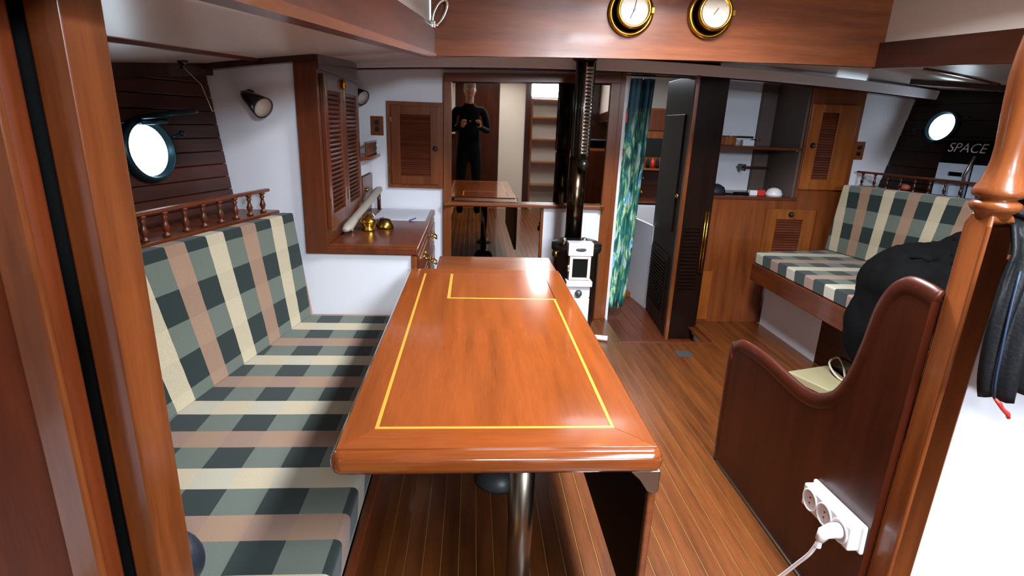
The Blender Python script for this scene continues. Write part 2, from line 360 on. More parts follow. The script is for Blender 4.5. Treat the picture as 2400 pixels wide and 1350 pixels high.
# portholes
def porthole(n, c, nrm, r, lab):
    t = thing('window_%d' % n, c, kind='structure'); c = V(c); d = V(nrm).normalized()
    B().lathe([(r-.004, .004), (r+.004, .03), (r+.010, .034), (r+.020, .020), (r+.024, 0), (r-.004, 0)], c, d, 40).build('rim', TEA, t, smooth=True, label=lab)
    B().cone(c-d*.004, c+d*.006, r-.002, n=40).build('pane', SKY, t, label='bright daylit round pane')
    q = d.to_track_quat('Z', 'Y')
    for a in (0.35, 3.3):
        p = c + q @ V(((r+.026)*math.cos(a), (r+.026)*math.sin(a), .02)); e = c + q @ V(((r+.075)*math.cos(a), (r+.075)*math.sin(a), .03))
        B().cone(p, e, .007, .005).ball(e, .012, n=10).build('dog_bolt', TEA, t, smooth=True)
    return t
def nL(yaw=.27, tilt=.116): return (1, -yaw, tilt)
yp = 2.235; zp = 1.25
porthole(1, (hullL(yp, zp)+.004, yp, zp), (1, -.27, .116), .098, 'verdigris bronze porthole rim')
yq = 3.57; zq = 1.475
porthole(2, (hullR(yq, zq)-.004, yq, zq), (-1, -.2, .22), .088, 'dark bronze porthole rim')
# hinged deadlight held up under the deck
t = thing('porthole_deadlight', (-1.2, 2.22, 1.36), 'teal bronze deadlight flap hooked up above the left porthole', 'porthole cover')
c = V((-1.155, 2.27, 1.388)); d = V((.12, .10, -.985)).normalized()
B().lathe([(.001, -.006), (.092, -.006), (.1, 0), (.1, .008), (.001, .010)], c, d, 36).build('flap', TEA, t, smooth=True)
B().cone((-1.225, 2.20, 1.355), (-1.19, 2.31, 1.358), .011).build('hinge', TEA, t, smooth=True)
B().tube([(-1.02, 2.33, 1.402), (-1.06, 2.35, 1.50), (-1.13, 2.37, zc(-1.13, 2.37)-.02)], .0015, 6).build('cord', CRM, t)
B().cone((-1.13, 2.37, zc(-1.13, 2.37)+.002), (-1.13, 2.37, zc(-1.13, 2.37)-.012), .022, .012).ball((-1.13, 2.37, zc(-1.13, 2.37)-.02), .011, n=10).build('hook', BLK, t, smooth=True)
# ------------------------------------------------------------------ left bulkhead y=2.67
X0 = hullL(2.67, 1.6)
struct(B().prism([(-1.23, 1.574), (-1.16, .95), (-1.09, .0), (-.29, .0), (-.29, .76), (-.78, .76), (-.795, 1.72), (-1.2, 1.72)], 'y', 2.67, 2.69), 'wall_front_left', WHT)
# ------------------------------------------------------------------ front bulkhead y=3.9
struct(B().box((-1.4, 3.9, -.1), (-.2, 3.93, 1.85)).box((-.2, 3.9, 1.66), (1.02, 3.93, 1.9)).box((-.2, 3.9, -.1), (.985, 3.93, 1.66)), 'wall_front', WHT)
BY = 3.85
struct(B().box((1.02, 3.885, 1.735), (1.66, 3.93, 1.95)), 'trim_19', EBO['x'])
struct(B().box((2.70, BY, .0), (3.25, BY+.02, 1.85)), 'wall_front_right', WHT)
# curved white deck beam
def zbm(x): return 1.742 - .0185*(x-.9)**2 + .012*(x-.9)*0
N = 30; xs = [-.8+3.92*i/N for i in range(N+1)]
b = B(); top = [(x, zbm(x)+.074-.006*abs(x-.7)) for x in xs]; bot = [(x, zbm(x)) for x in xs]
struct(B().prism(bot+top[::-1], 'y', 3.70, 3.80), 'trim_13', WHT, bev=.006)
b = B()
for fz, y0 in ((lambda x: zbm(x)-.008, 3.72),): b.prism([(x, fz(x)) for x in xs]+[(x, fz(x)+.012) for x in xs[::-1]], 'y', y0, 3.795)
struct(b, 'trim_14', DRK['x'])
# mirrored door panel in mahogany frame
ml = [(-.2, 0), (-.145, 0)]
t = thing('mirror_panel', (.39, 3.88, 0), 'tall wood-framed smoked mirror on the forward bulkhead behind the stove', 'mirror')
B().box((-.203, 3.865, 0), (-.147, 3.905, 1.685)).build('stile', MAH['z'], t, bev=.004)
B().box((.918, 3.865, 0), (.985, 3.905, 1.72)).build('stile', MAH['z'], t, bev=.004)
B().hexa([(-.2, 3.862, 1.645), (-.2, 3.9, 1.645), (.985, 3.9, 1.68), (.985, 3.862, 1.68)], [(-.2, 3.862, 1.70), (-.2, 3.9, 1.70), (.985, 3.9, 1.735), (.985, 3.862, 1.735)]).build('top_rail', MAH['x'], t, bev=.004)
B().box((-.195, 3.835, .833), (.93, 3.875, .862)).build('middle_rail', MAH['x'], t, bev=.008)
for x in (-.175, .915): B().box((x-.014, 3.822, .833), (x+.014, 3.84, .862)).build('rail_bracket', BRS, t, bev=.003)
B().box((.487, 3.866, .05), (.507, 3.9, .833)).build('muntin', MAH['z'], t, bev=.002)
B().box((-.147, 3.862, 0), (.918, 3.9, .06)).build('bottom_rail', MAH['x'], t, bev=.003)
B().box((-.147, 3.885, .86), (.918, 3.893, 1.69)).build('upper_pane', MIR, t)
B().box((-.147, 3.885, .05), (.49, 3.893, .84)).build('lower_pane', MIR, t)
B().box((.507, 3.880, .05), (.918, 3.893, .833)).build('heat_panel', WHT, t, label='plain white panel behind the stove')
# white door edge strip and leaf print curtain in the passage
struct(B().box((.986, 3.88, -.1), (1.02, 3.96, 1.76)), 'trim_15', MAH['z'])
B().box((1.022, 3.90, -.1), (1.045, 3.98, 1.76)).build('door_edge_strip', WHT, bev=.002, label='narrow white upright board edge beside the curtain', cat='board')
b = B()
def cur(u, v):
    z = -.0+1.74*v; x = 1.105+.0*v + .225*u; 
    x = 1.075+.055*v + (.165+.01*v)*u
    if v < .06: e = 1-v/.06; x += (.5-u)*.05*e*e
    return V((x, 4.15+.018*math.sin(u*14)+.012*math.sin(u*23+1), z))
b.grid(cur, 40, 24)
B_c = b.build('passage_curtain', LEAF, smooth=True, thick=.006, origin=(1.2, 4.15, 0), label='teal and green leaf-print curtain hanging in the doorway', cat='curtain')
for i, (z, h) in enumerate(((1.43, .045), (1.20, .022))):
    B().box((1.03, 4.05, z), (1.10, 4.08, z+h*1.6)).build('red_tie', REDP, bev=.004, label=('upper red tag' if i == 0 else 'lower small red tag') + ' fastened at the left edge of the curtain', cat='tag')
# passage beyond
struct(B().box((1.0, 4.2, -.15), (1.04, 6.4, 1.9)), 'wall_passage_left', DRK['z'])
struct(B().box((1.0, 6.2, -.15), (3.0, 6.24, 1.95)), 'wall_passage_front', CRM)
struct(B().box((2.62, 4.6, -.15), (2.66, 6.4, 1.95)), 'wall_passage_right', CRM)
b = B().hexa([(1.505, 4.42, -.1), (1.53, 4.42, -.1), (1.40, 5.6, -.1), (1.375, 5.6, -.1)], [(1.505, 4.42, .62), (1.53, 4.42, .62), (1.40, 5.6, .62), (1.375, 5.6, .62)])
struct(b, 'wall_passage_low', WHT)
t = thing('galley_locker', (1.95, 6.0, -.1), 'reddish wooden locker with drawers seen through the passage', 'cabinet')
B().box((1.62, 5.85, .62), (2.3, 6.19, 1.60)).build('body', MAH['z'], t, bev=.004)
B().box((1.64, 5.83, 1.38), (2.28, 5.852, 1.58)).build('door', RED['z'], t, bev=.004)
B().box((1.64, 5.835, 1.12), (2.28, 5.856, 1.30)).build('recess_shade', DARK, t)  # near-black sheet painted in for the shade inside a recess
B().box((1.60, 5.72, .98), (2.3, 5.86, 1.0)).build('shelf', GLD['x'], t, bev=.003)
for z in (.68, .83):
    dr = B().box((1.66, 5.82, z), (2.26, 5.855, z+.13)).build('drawer', DRK['x'], t, bev=.004)
    B().ball((1.80, 5.81, z+.065), .014, n=10).build('knob', BRS, dr, smooth=True)
B().box((1.60, 5.70, -.1), (2.3, 6.0, .6)).build('base', WHT, t)
for i in range(4):
    B().lathe([(.02, 0), (.02, .07), (.008, .085), (.008, .1)], (1.83+.05*i, 5.78, 1.001), n=12).build('small_bottle', [DARK, REDP, DARK, BRD][i], smooth=True, label=['dark', 'red-capped', 'black', 'brassy'][i]+' little bottle on the galley shelf past the curtain', cat='bottle')
# dark folding door leaves beside the doorway
t = thing('door_1', (1.5, 3.9, -.1), kind='structure')
def slab(x0, y0, x1, y1, z0, z1, th, mat, name, par, bev=.003, label=None):
    d = V((x1-x0, y1-y0, 0)).normalized(); s_ = V((-d.y, d.x, 0))*th/2; a = V((x0, y0, 0)); c = V((x1, y1, 0))
    q = [a-s_, a+s_, c+s_, c-s_]
    return B().hexa([p+V((0, 0, z0)) for p in q], [p+V((0, 0, z1)) for p in q]).build(name, mat, par, bev=bev, label=label)
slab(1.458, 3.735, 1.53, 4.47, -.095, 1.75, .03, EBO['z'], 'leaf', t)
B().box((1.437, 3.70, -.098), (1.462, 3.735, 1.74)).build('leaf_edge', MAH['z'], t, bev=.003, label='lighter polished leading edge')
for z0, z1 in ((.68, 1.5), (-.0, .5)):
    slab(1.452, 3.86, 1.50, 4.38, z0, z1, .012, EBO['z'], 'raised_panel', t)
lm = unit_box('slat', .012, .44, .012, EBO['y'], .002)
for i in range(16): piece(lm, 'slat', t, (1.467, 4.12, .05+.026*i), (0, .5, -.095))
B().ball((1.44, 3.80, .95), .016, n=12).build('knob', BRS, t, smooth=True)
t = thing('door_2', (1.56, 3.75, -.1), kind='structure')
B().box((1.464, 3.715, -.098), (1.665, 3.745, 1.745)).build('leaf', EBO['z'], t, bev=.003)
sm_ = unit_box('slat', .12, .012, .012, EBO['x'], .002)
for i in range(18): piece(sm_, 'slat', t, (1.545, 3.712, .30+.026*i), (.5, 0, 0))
for x in (1.622, 1.640): B().cone((x, 3.70, .42), (x, 3.70, .86), .006, n=10).build('brass_rod', BRS, t, smooth=True)
# ------------------------------------------------------------------ right forward cabinet (open shelves and louvre doors)
t = thing('shelf_cabinet', (2.2, BY, 0), 'tall mahogany cabinet with open shelves and louvred doors by the right settee', 'cabinet')
b = B().prism([(1.675, 0), (2.70, 0), (2.70, 1.74), (2.315, 1.74), (2.315, .955), (1.675, .955)], 'y', BY-.02, BY)
b.build('face_frame', MAH['z'], t, bev=.002)
B().box((1.655, BY-.03, -.1), (1.682, BY+.02, 1.77)).build('stile', MAH['z'], t, bev=.004)
B().box((1.66, BY-.028, .935), (2.33, BY+.02, .957)).build('ledge', RED['x'], t, bev=.003)
B().box((1.675, BY, .93), (2.70, 4.40, .95)).build('shelf', RED['x'], t, bev=.002)
B().box((1.675, BY-.005, 1.283), (2.315, 4.30, 1.303)).build('shelf', RED['x'], t, bev=.003)
B().box((1.675, 4.3, .94), (2.19, 4.32, 1.8)).build('white_back', WHT, t, label='white painted back of the open shelves')
B().box((2.19, 4.26, .94), (2.72, 4.32, 1.8)).build('brown_back', TAU, t, label='brown lined back of the open shelves')
B().box((2.07, 4.20, 1.13), (2.3, 4.27, 1.145)).box((2.08, 4.18, 1.11), (2.095, 4.27, 1.16)).build('inner_batten', DRK['x'], t)
B().box((2.30, BY, .94), (2.32, 4.3, 1.76)).build('divider', TAU, t)
B().box((1.645, BY+.02, -.1), (1.672, 4.5, 1.8)).build('side_panel', DRK['z'], t)
for x in (1.70, 2.28): B().ball((x, BY-.008, 1.283), .008, n=8).build('shelf_pin', BRS, t, smooth=True)
def louvre_door(par, x0, x1, z0, z1, sx0, sx1, sz0, sz1, y, mat, knob, nsl):
    d = B()
    d.box((x0, y-.02, z0), (sx0, y, z1)).box((sx1, y-.02, z0), (x1, y, z1)).box((sx0, y-.02, z0), (sx1, y, sz0)).box((sx0, y-.02, sz1), (sx1, y, z1))
    o = d.build('door', mat, par, bev=.003)
    me = unit_box('slat', sx1-sx0, .004, (sz1-sz0)/nsl*1.25, LOU['x'])
    for i in range(nsl): piece(me, 'slat', o, ((sx0+sx1)/2, y-.008, sz0+(sz1-sz0)*(i+.5)/nsl), (math.radians(-32), 0, 0))
    B().ball((knob[0], y-.03, knob[1]), .015, n=12).build('knob', BLK, o, smooth=True)
    B().cone((knob[0], y-.02, knob[1]), (knob[0], y-.023, knob[1]), .02).build('knob_plate', BLK, o)
    return o
louvre_door(t, 2.32, 2.66, 1.02, 1.60, 2.40, 2.52, 1.09, 1.545, BY-.02, GLD['z'], (2.365, 1.325), 26)
louvre_door(t, 2.12, 2.49, .50, .875, 2.20, 2.40, .54, .80, BY-.02, GLD['z'], (2.30, .838), 14)
B().box((1.70, BY-.026, .02), (1.79, BY-.02, .40)).build('corner_panel', GLD['z'], t, bev=.002)
def outlet(c, w, h, lab, nrm='y'):
    o = thing('outlet_plate', c, lab, 'outlet'); x, y, z = c
    B().box((x-w/2, y-.008, z-h/2), (x+w/2, y, z+h/2)).build('plate', MAH['z'], o, bev=.003)
    for s_ in (-1, 1): B().cone((x, y-.008, z+s_*h*.17), (x, y-.012, z+s_*h*.17), w*.2, n=20).build('socket', BLK, o, smooth=False)
outlet((2.735, BY, 1.30), .078, .125, 'wooden plate with two dark sockets beside the right louvred door')
outlet((-.646, 3.90, 1.35), .086, .124, 'wooden plate with two dark sockets on the white front wall')
# things on the open shelves
t = thing('ukulele', (1.86, 4.0, 1.303), 'small brown ukulele lying on the upper open shelf', 'ukulele')
def guit(z0, z1):
    pts = []
    for i in range(36):
        a = 2*math.pi*i/36; r = .075*(1+.12*math.cos(2*a)+.14*math.cos(a)*-1); pts.append((1.80+1.3*r*math.cos(a), 4.0+r*math.sin(a)*(1-.25*math.exp(-((math.cos(a)-.25)/.25)**2))))
    return B().prism(pts, 'z', z0, z1)
guit(1.304, 1.365).build('body', GLD['x'], t, bev=.004)
guit(1.365, 1.369).build('soundboard', DRK['x'], t)
B().box((1.90, 3.985, 1.355), (2.02, 4.015, 1.37)).build('neck', DRK['x'], t, bev=.003)
B().box((2.02, 3.975, 1.34), (2.09, 4.025, 1.352)).build('headstock', DRK['x'], t, bev=.003)
for i in range(4): B().cone((2.04+.03*(i//2), 3.965 if i % 2 else 4.035, 1.346), (2.04+.03*(i//2), 3.95 if i % 2 else 4.05, 1.346), .007, n=8).build('tuning_peg', BRS, t)
B().box((1.915, 3.92, 1.304), (2.0, 3.97, 1.345)).build('paper_packet', PAP, bev=.004, label='white packet under the ukulele neck', cat='packet')
t = thing('cap', (1.82, 4.0, .95), 'dark peaked cap on the lower open shelf', 'cap')
B().lathe([(.095, 0), (.097, .02), (.085, .05), (.05, .07), (.001, .076)], (1.78, 4.02, .951)).build('crown', CLN, t, smooth=True)
B().lathe([(.06, 0), (.062, .004), (.001, .008)], (1.90, 3.98, .952)).build('peak', CLB, t, smooth=True)
B().box((1.93, 3.96, .951), (2.04, 3.99, .970)).build('pen_case', CLB, bev=.004, label='slim black case lying beside the cap', cat='case')
B().box((2.045, 3.955, .951), (2.10, 3.995, .988)).build('white_box', PLS, bev=.003, label='little white box between black case and red box', cat='box')
B().box((2.102, 3.955, .951), (2.16, 3.995, .992)).build('red_box', REDP, bev=.003, label='little red box on the lower open shelf', cat='box')
B().lathe([(.058, 0), (.06, .015), (.045, .045), (.02, .058), (.001, .06)], (2.235, 3.97, .951)).build('white_bowl', PLS, smooth=True, label='white upturned bowl on the lower open shelf', cat='bowl')
# ------------------------------------------------------------------ left tall louvred cupboard
CX = -.70
t = thing('louvred_cupboard', (-.75, 3.05, .796), 'tall dark louvred double-door cupboard standing on the left counter', 'cabinet')
B().box((-.79, 2.655, .80), (CX, 3.50, 1.70)).build('body', RED['z'], t, bev=.002)
B().box((-.797, 2.650, .76), (CX+.004, 2.672, 1.71)).build('end_panel', RED['z'], t, bev=.003)
B().box((-.79, 2.652, 1.60), (CX+.012, 3.505, 1.70)).build('top_rail', DRK['y'], t, bev=.003)
lsm = None
for ya, yb in ((2.70, 3.075), (3.08, 3.47)):
    z0, z1 = .87, 1.585; st = .055
    d = B().box((CX, ya, z0), (CX+.02, ya+st, z1)).box((CX, yb-st, z0), (CX+.02, yb, z1)).box((CX, ya+st, z0), (CX+.02, yb-st, z0+.07)).box((CX, ya+st, z1-.07), (CX+.02, yb-st, z1))
    o = d.build('door', RED['z'], t, bev=.003)
    me = unit_box('slat', .004, yb-ya-2*st, .027, LOU['y'])
    for i in range(26): piece(me, 'slat', o, (CX+.010, (ya+yb)/2, z0+.07+(z1-z0-.14)*(i+.5)/26), (0, math.radians(32), 0))
    for zz in (z0+.10, z1-.10): B().box((CX+.019, ya+.002, zz), (CX+.024, ya+.014, zz+.05)).build('hinge', BRS, o)
B().ball((CX+.03, 3.06, 1.56), .014, (1, 1, 2), n=12).build('latch', BRS, t, smooth=True)
# small shelf unit aft of it
t = thing('corner_shelf_unit', (-.74, 3.7, .8), 'small galleried shelf and drawer unit in the corner beyond the louvred cupboard', 'shelf')
B().box((-.79, 3.505, .80), (-.70, 3.895, 1.16)).build('body', RED['z'], t, bev=.002)
B().box((-.79, 3.505, 1.15), (-.63, 3.895, 1.168)).build('shelf', MAH['y'], t, bev=.003)
B().box((-.665, 3.51, 1.245), (-.65, 3.89, 1.257)).build('rail', MAH['y'], t, bev=.003)
sp = B().lathe([(.006, 0), (.008, .01), (.004, .02), (.009, .038), (.004, .058), (.008, .068), (.006, .078)], (0, 0, 0), n=10).mesh('spindle'); sp.materials.append(RED['z'])
for p in sp.polygons: p.use_smooth = True
for i in range(7): piece(sp, 'spindle', t, (-.657, 3.54+.055*i, 1.168))
B().box((-.70, 3.52, 1.05), (-.692, 3.88, 1.14)).build('white_fascia', WHT, t)
o = B().box((-.70, 3.53, .87), (-.685, 3.87, 1.04)).build('drawer', RED['y'], t, bev=.003)
B().ball((-.678, 3.62, .955), .012, n=10).build('knob', BRS, o, smooth=True)
# small louvred locker on front bulkhead
t = thing('wall_locker', (-.39, 3.88, .94), 'small square louvred locker on the white front wall left of the mirror', 'cabinet')
B().box((-.578, 3.872, .945), (-.205, 3.90, 1.512)).build('frame', MAH['z'], t, bev=.003)
louvre_door(t, -.55, -.232, .975, 1.485, -.49, -.29, 1.03, 1.43, 3.872, MAH['z'], (-.255, 1.215), 26)
for z in (1.06, 1.38): B().box((-.556, 3.846, z), (-.546, 3.872, z+.03)).build('hinge', BRS, t)
# reading lamps
def lamp(base, nrm, aim, r, lab):
    t = thing('reading_lamp', base, lab, 'lamp'); p = V(base); n_ = V(nrm); j = p+n_*.05; a = V(aim).normalized()
    B().cone(p, p+n_*.012, .028, .02).build('base', BLK, t, smooth=True)
    B().cone(p, j, .008).ball(j, .014, n=10).build('arm', BLK, t, smooth=True)
    B().lathe([(.012, -.02), (.022, 0), (.03, .03), (r*.8, .07), (r, .12), (r-.004, .12), (r*.75, .072), (.02, .03), (.01, .01)], j, a, 28).build('shade', BLK, t, smooth=True)
    B().lathe([(r*.97-.005, .118), (r*.72, .074), (.02, .035)], j, a, 24).build('shade_lining', CRM, t, smooth=True, label='pale inside of the shade')
    B().ball(j+a*.075, .018, n=12).build('bulb', PLS, t, smooth=True)
lamp((-1.0, 2.67, 1.475), (0, -1, 0), (.75, -.45, -.42), .048, 'black cone reading lamp on the white panel above the left settee')
lamp((-.80, 3.90, 1.57), (0, -1, 0), (.75, -.5, -.42), .05, 'black cone reading lamp half hidden behind the louvred cupboard')
# ------------------------------------------------------------------ left counter with drawers
t = thing('drawer_counter', (-.5, 3.3, 0), 'low mahogany counter with carved drawer fronts below the louvred cupboard', 'cabinet')
B().box((-.80, 2.655, .756), (-.262, 3.895, .796)).build('counter_top', RED['y'], t, bev=.008)
B().box((-.297, 2.66, 0), (-.272, 2.70, .756)).build('corner_post', MAH['z'], t, bev=.004)
B().box((-.79, 2.70, 0), (-.285, 3.895, .756)).build('body', RED['z'], t)
B().box((-.80, 2.69, .796), (-.272, 2.70, .799)).build('front_lip', MAH['x'], t)
for k_, (z0, z1) in enumerate(((.60, .745), (.42, .58), (.22, .40), (.04, .20))):
    for ya, yb in ((2.72, 3.28), (3.31, 3.87)):
        o = B().box((-.285, ya, z0), (-.266, yb, z1)).box((-.27, ya+.03, z0+.025), (-.260, yb-.03, z1-.025)).build('drawer', RED['y'], t, bev=.004)
        ym = (ya+yb)/2; zm = (z0+z1)/2
        B().tube([(-.262, ym-.05, zm+.01), (-.235, ym-.045, zm-.01), (-.232, ym, zm-.022), (-.235, ym+.045, zm-.01), (-.262, ym+.05, zm+.01)], .005, 8).ball((-.26, ym-.05, zm+.01), .011, n=8).ball((-.26, ym+.05, zm+.01), .011, n=8).build('bail_handle', BRS, o, smooth=True)
B().box((-.62, 3.42, .7965), (-.29, 3.88, .799)).build('paper_sheet', PAP, label='large white sheet lying at the back of the counter', cat='paper', origin=(-.45, 3.65, .7965))
B().box((-.60, 3.42, .7992), (-.40, 3.60, .801), None).build('notepad', PAP, label='smaller pale notepad on the counter paper', cat='paper')
for x in (-.585, -.385): B().cone((x, 3.40, .803), (x+.03, 3.47, .803), .004, n=8).build('blue_pen', BLU, smooth=True, label='blue pen on the '+('left' if x < -.5 else 'right')+' part of the counter paper', cat='pen')
t = thing('deck_handle', (-.66, 3.4, .796), 'weathered grey wooden handle leaning across the counter', 'handle')
B().tube([(-.672, 2.93, .825), (-.668, 2.99, .83), (-.66, 3.15, .855), (-.645, 3.50, .90), (-.635, 3.80, .935), (-.634, 3.85, .94)], [.016, .03, .024, .025, .027, .016], 12, flat=.8).build('shaft', DRF, t, smooth=True)
B().cone((-.634, 3.80, .80), (-.634, 3.80, .925), .012).build('foot', DRK['z'], t, smooth=True)
t = thing('brass_lantern', (-.60, 3.07, .796), 'small polished brass ship bell lantern on the counter', 'lantern')
B().lathe([(.035, 0), (.037, .008), (.028, .014), (.045, .05), (.045, .055), (.02, .075), (.012, .085), (.001, .09)], (-.575, 3.08, .797)).build('body', BRS, t, smooth=True)
B().lathe([(.05, 0), (.052, .01), (.03, .05), (.001, .055)], (-.50, 3.16, .799), (.1, 0, 1)).build('bell_cup', BRD, t, smooth=True)
B().tube([(-.575+.04*math.cos(a*.5), 3.08, .85+.05*math.sin(a*.5)) for a in range(0, 7)], .003, 6).build('bail', CHR, t, smooth=True)
B().cone((-.655, 3.02, .797), (-.655, 3.02, .825), .012, .009).build('metal_thimble', CHR, smooth=True, label='tiny shiny metal thimble next to the brass lantern', cat='thimble')
# ------------------------------------------------------------------ stove
sx, sy = .69, 3.50
t = thing('cabin_stove', (sx, sy, 0), 'small round solid-fuel cabin stove with white enamel front by the mirror', 'stove')
B().lathe([(.12, .02), (.135, .04), (.135, .12), (.15, .14), (.15, .60), (.165, .62), (.165, .66), (.13, .675), (.05, .69), (.001, .69)], (sx, sy+.01, 0), n=48).build('body', BLK, t, smooth=True)
for a in (.8, 2.3, 3.9, 5.4): B().cone((sx+.12*math.cos(a), sy+.12*math.sin(a), 0), (sx+.11*math.cos(a), sy+.11*math.sin(a), .05), .014, .018).build('leg', BLK, t, smooth=True)
fx0, fx1, fy = .603, .762, 3.312
B().box((fx0, fy, .615), (fx1, fy+.08, .70)).build('top_front', ENA, t, bev=.006, label='white enamel top plate')
B().ball(((fx0+fx1)/2, fy-.001, .657), .034, (1, .1, .36), 24).build('badge', GRY, t, smooth=True, label='oval grey badge')
d_ = B().box((fx0+.012, fy, .46), (fx0+.032, fy+.05, .613)).box((fx1-.032, fy, .46), (fx1-.012, fy+.05, .613)).box((fx0+.032, fy, .46), (fx1-.032, fy+.05, .475)).box((fx0+.032, fy, .597), (fx1-.032, fy+.05, .613)).build('door_frame', CRM, t, bev=.003, label='cream door surround')
B().box((fx0+.03, fy+.01, .47), (fx1-.03, fy+.018, .60)).build('door_glass', GLB, d_)
B().cone((fx0+.004, fy-.004, .52), (fx0+.004, fy-.004, .56), .008).build('door_latch', CHR, t, smooth=True)
B().box((fx0-.004, fy-.02, .42), (fx1+.004, fy+.06, .457)).build('ledge', ENA, t, bev=.005, label='white enamel ledge')
B().box((fx0+.006, fy, .345), (fx1-.004, fy+.06, .42)).build('ash_box', ENA, t, bev=.004, label='white ash box front')
B().ball(((fx0+fx1)/2, fy-.012, .375), .024, n=16).build('air_knob', GRY, t, smooth=True)
B().box((fx0+.02, fy-.02, .03), (fx1-.008, fy+.06, .345)).build('lower_front', ENA, t, bev=.004, label='white lower front panel')
for x in (fx0-.02, fx1-.05): B().lathe([(.008, 0), (.014, .03), (.018, .045), (.001, .055)], (x, sy-.12, .67), (0, 0, 1), 12).build('fiddle_stud', CHR, t, smooth=True)
B().lathe([(.022, 0), (.026, .01), (.02, .022), (.001, .026)], (sx-.142, sy-.06, .60), (-1, -.3, 0), 20).build('side_boss', BRD, t, smooth=True)
px_, py_ = .672, 3.57
B().cone((px_, py_, .66), (px_, py_, 1.20), .056, n=40).build('flue_pipe', PIP, t, smooth=True)
B().cone((px_, py_, 1.19), (px_, py_, 1.80), .052, n=40).build('flue_pipe', BLK, t, smooth=True, label='black upper flue')
B().ball((px_+.02, py_-.085, 1.165), .033, n=20).cone((px_+.02, py_-.05, 1.165), (px_+.02, py_-.07, 1.165), .008).build('damper_knob', BLK, t, smooth=True)
g = B(); ng = 24
for i in range(ng):
    z = 1.235+.50*i/(ng-1)
    g.tube([(px_+.064*math.cos(a), py_+.064*math.sin(a), z) for a in [math.radians(-92+k*10) for k in range(6)]], .0095, 8)
for a in (-89, -42): 
    q_ = math.radians(a); g.cone((px_+.064*math.cos(q_), py_+.064*math.sin(q_), 1.215), (px_+.064*math.cos(q_), py_+.064*math.sin(q_), 1.77), .008, n=8)
g.build('flue_guard', CHR, t, smooth=True, label='bright slotted guard up the right side of the flue')
g = B()
for a in (-100, -28, -135, 10): 
    q_ = math.radians(a); g.cone((px_+.064*math.cos(q_), py_+.064*math.sin(q_), 1.215), (px_+.064*math.cos(q_), py_+.064*math.sin(q_), 1.77), .009, n=8)
g.build('guard_bar', BLK, t, smooth=True)
B().lathe([(.075, 0), (.075, .012), (.045, .03), (.001, .03)], (px_, py_, 1.795), (0, 0, -1)).build('deck_flange', BLK, t, smooth=True)
B().cone((.83, 3.45, .02), (.93, 3.42, .02), .018).build('stove_tool', PLS, smooth=True, label='short white tube lying on the floor by the stove foot', cat='tube')
# ------------------------------------------------------------------ clocks on the coach roof front
def dial(c, lab, name, hands):
    x, y, z = c; t = thing(name, c, lab, 'clock' if hands else 'barometer')
    B().lathe([(.112, 0), (.112, .006), (.105, .012), (.09, .014), (.09, 0)], (x, y, z), (0, -1, 0), 48).build('flange', BRS, t, smooth=True)
    B().lathe([(.080, .008), (.080, .055), (.084, .062), (.084, .070), (.074, .076), (.068, .072), (.068, .05), (.001, .05)], (x, y, z), (0, -1, 0), 48).build('case', BRS, t, smooth=True)
    B().lathe([(.001, 0), (.069, 0), (.069, .002), (.001, .002)], (x, y-.058, z), (0, -1, 0), 48).build('dial', DIA, t)
    if hands:
        for a, l in ((.18, .05), (-2.75, .042)):
            e = V((math.sin(a)*l, 0, math.cos(a)*l)); B().tube([V((x, y-.063, z))-e*.2, V((x, y-.063, z))+e], .0014, 6).build('hand', BLK, t)
        B().cone((x, y-.06, z), (x, y-.065, z), .005).build('hub', BLK, t)
    else:
        e = V((.012, 0, .018)); B().tube([V((x, y-.063, z))-e*.6, V((x, y-.063, z))+e], .005, 6, flat=.4).build('hand', BRS, t)
    for k_ in range(12):
        a = k_*math.pi/6; p = V((x+.06*math.sin(a), y-.0605, z+.06*math.cos(a))); 
        B().box((p.x-.001, p.y, p.z-.003), (p.x+.001, p.y+.001, p.z+.003)).build('hour_mark', GRY, t)
    B().box((x+.078, y-.07, z-.014), (x+.098, y-.03, z+.014)).build('hinge', BRS, t, bev=.003)
    B().box((x-.018, y-.083, z+.06), (x+.018, y-.045, z+.078)).build('catch', BRS, t, bev=.004)
dial((.752, 2.89, 1.935), 'round brass ship clock with two black hands, left of the pair', 'ship_clock', True)
dial((1.148, 2.89, 1.943), 'round brass barometer with a small gold pointer, right of the pair', 'ship_barometer', False)
t = thing('hatch_catch', (-.17, 2.88, 1.87), 'silver metal catch in the corner by the clock board', 'catch')
B().tube([(-.165+.022*math.cos(a)+.03*math.sin(a)*.9, 2.86, 1.885+.055*math.sin(a)-.01*math.cos(a)) for a in [k*.35 for k in range(18)]], .009, 8, closed=True).build('ring', CHR, t, smooth=True)
B().box((-.215, 2.85, 1.815), (-.185, 2.895, 1.85)).build('base', CHR, t, bev=.005)
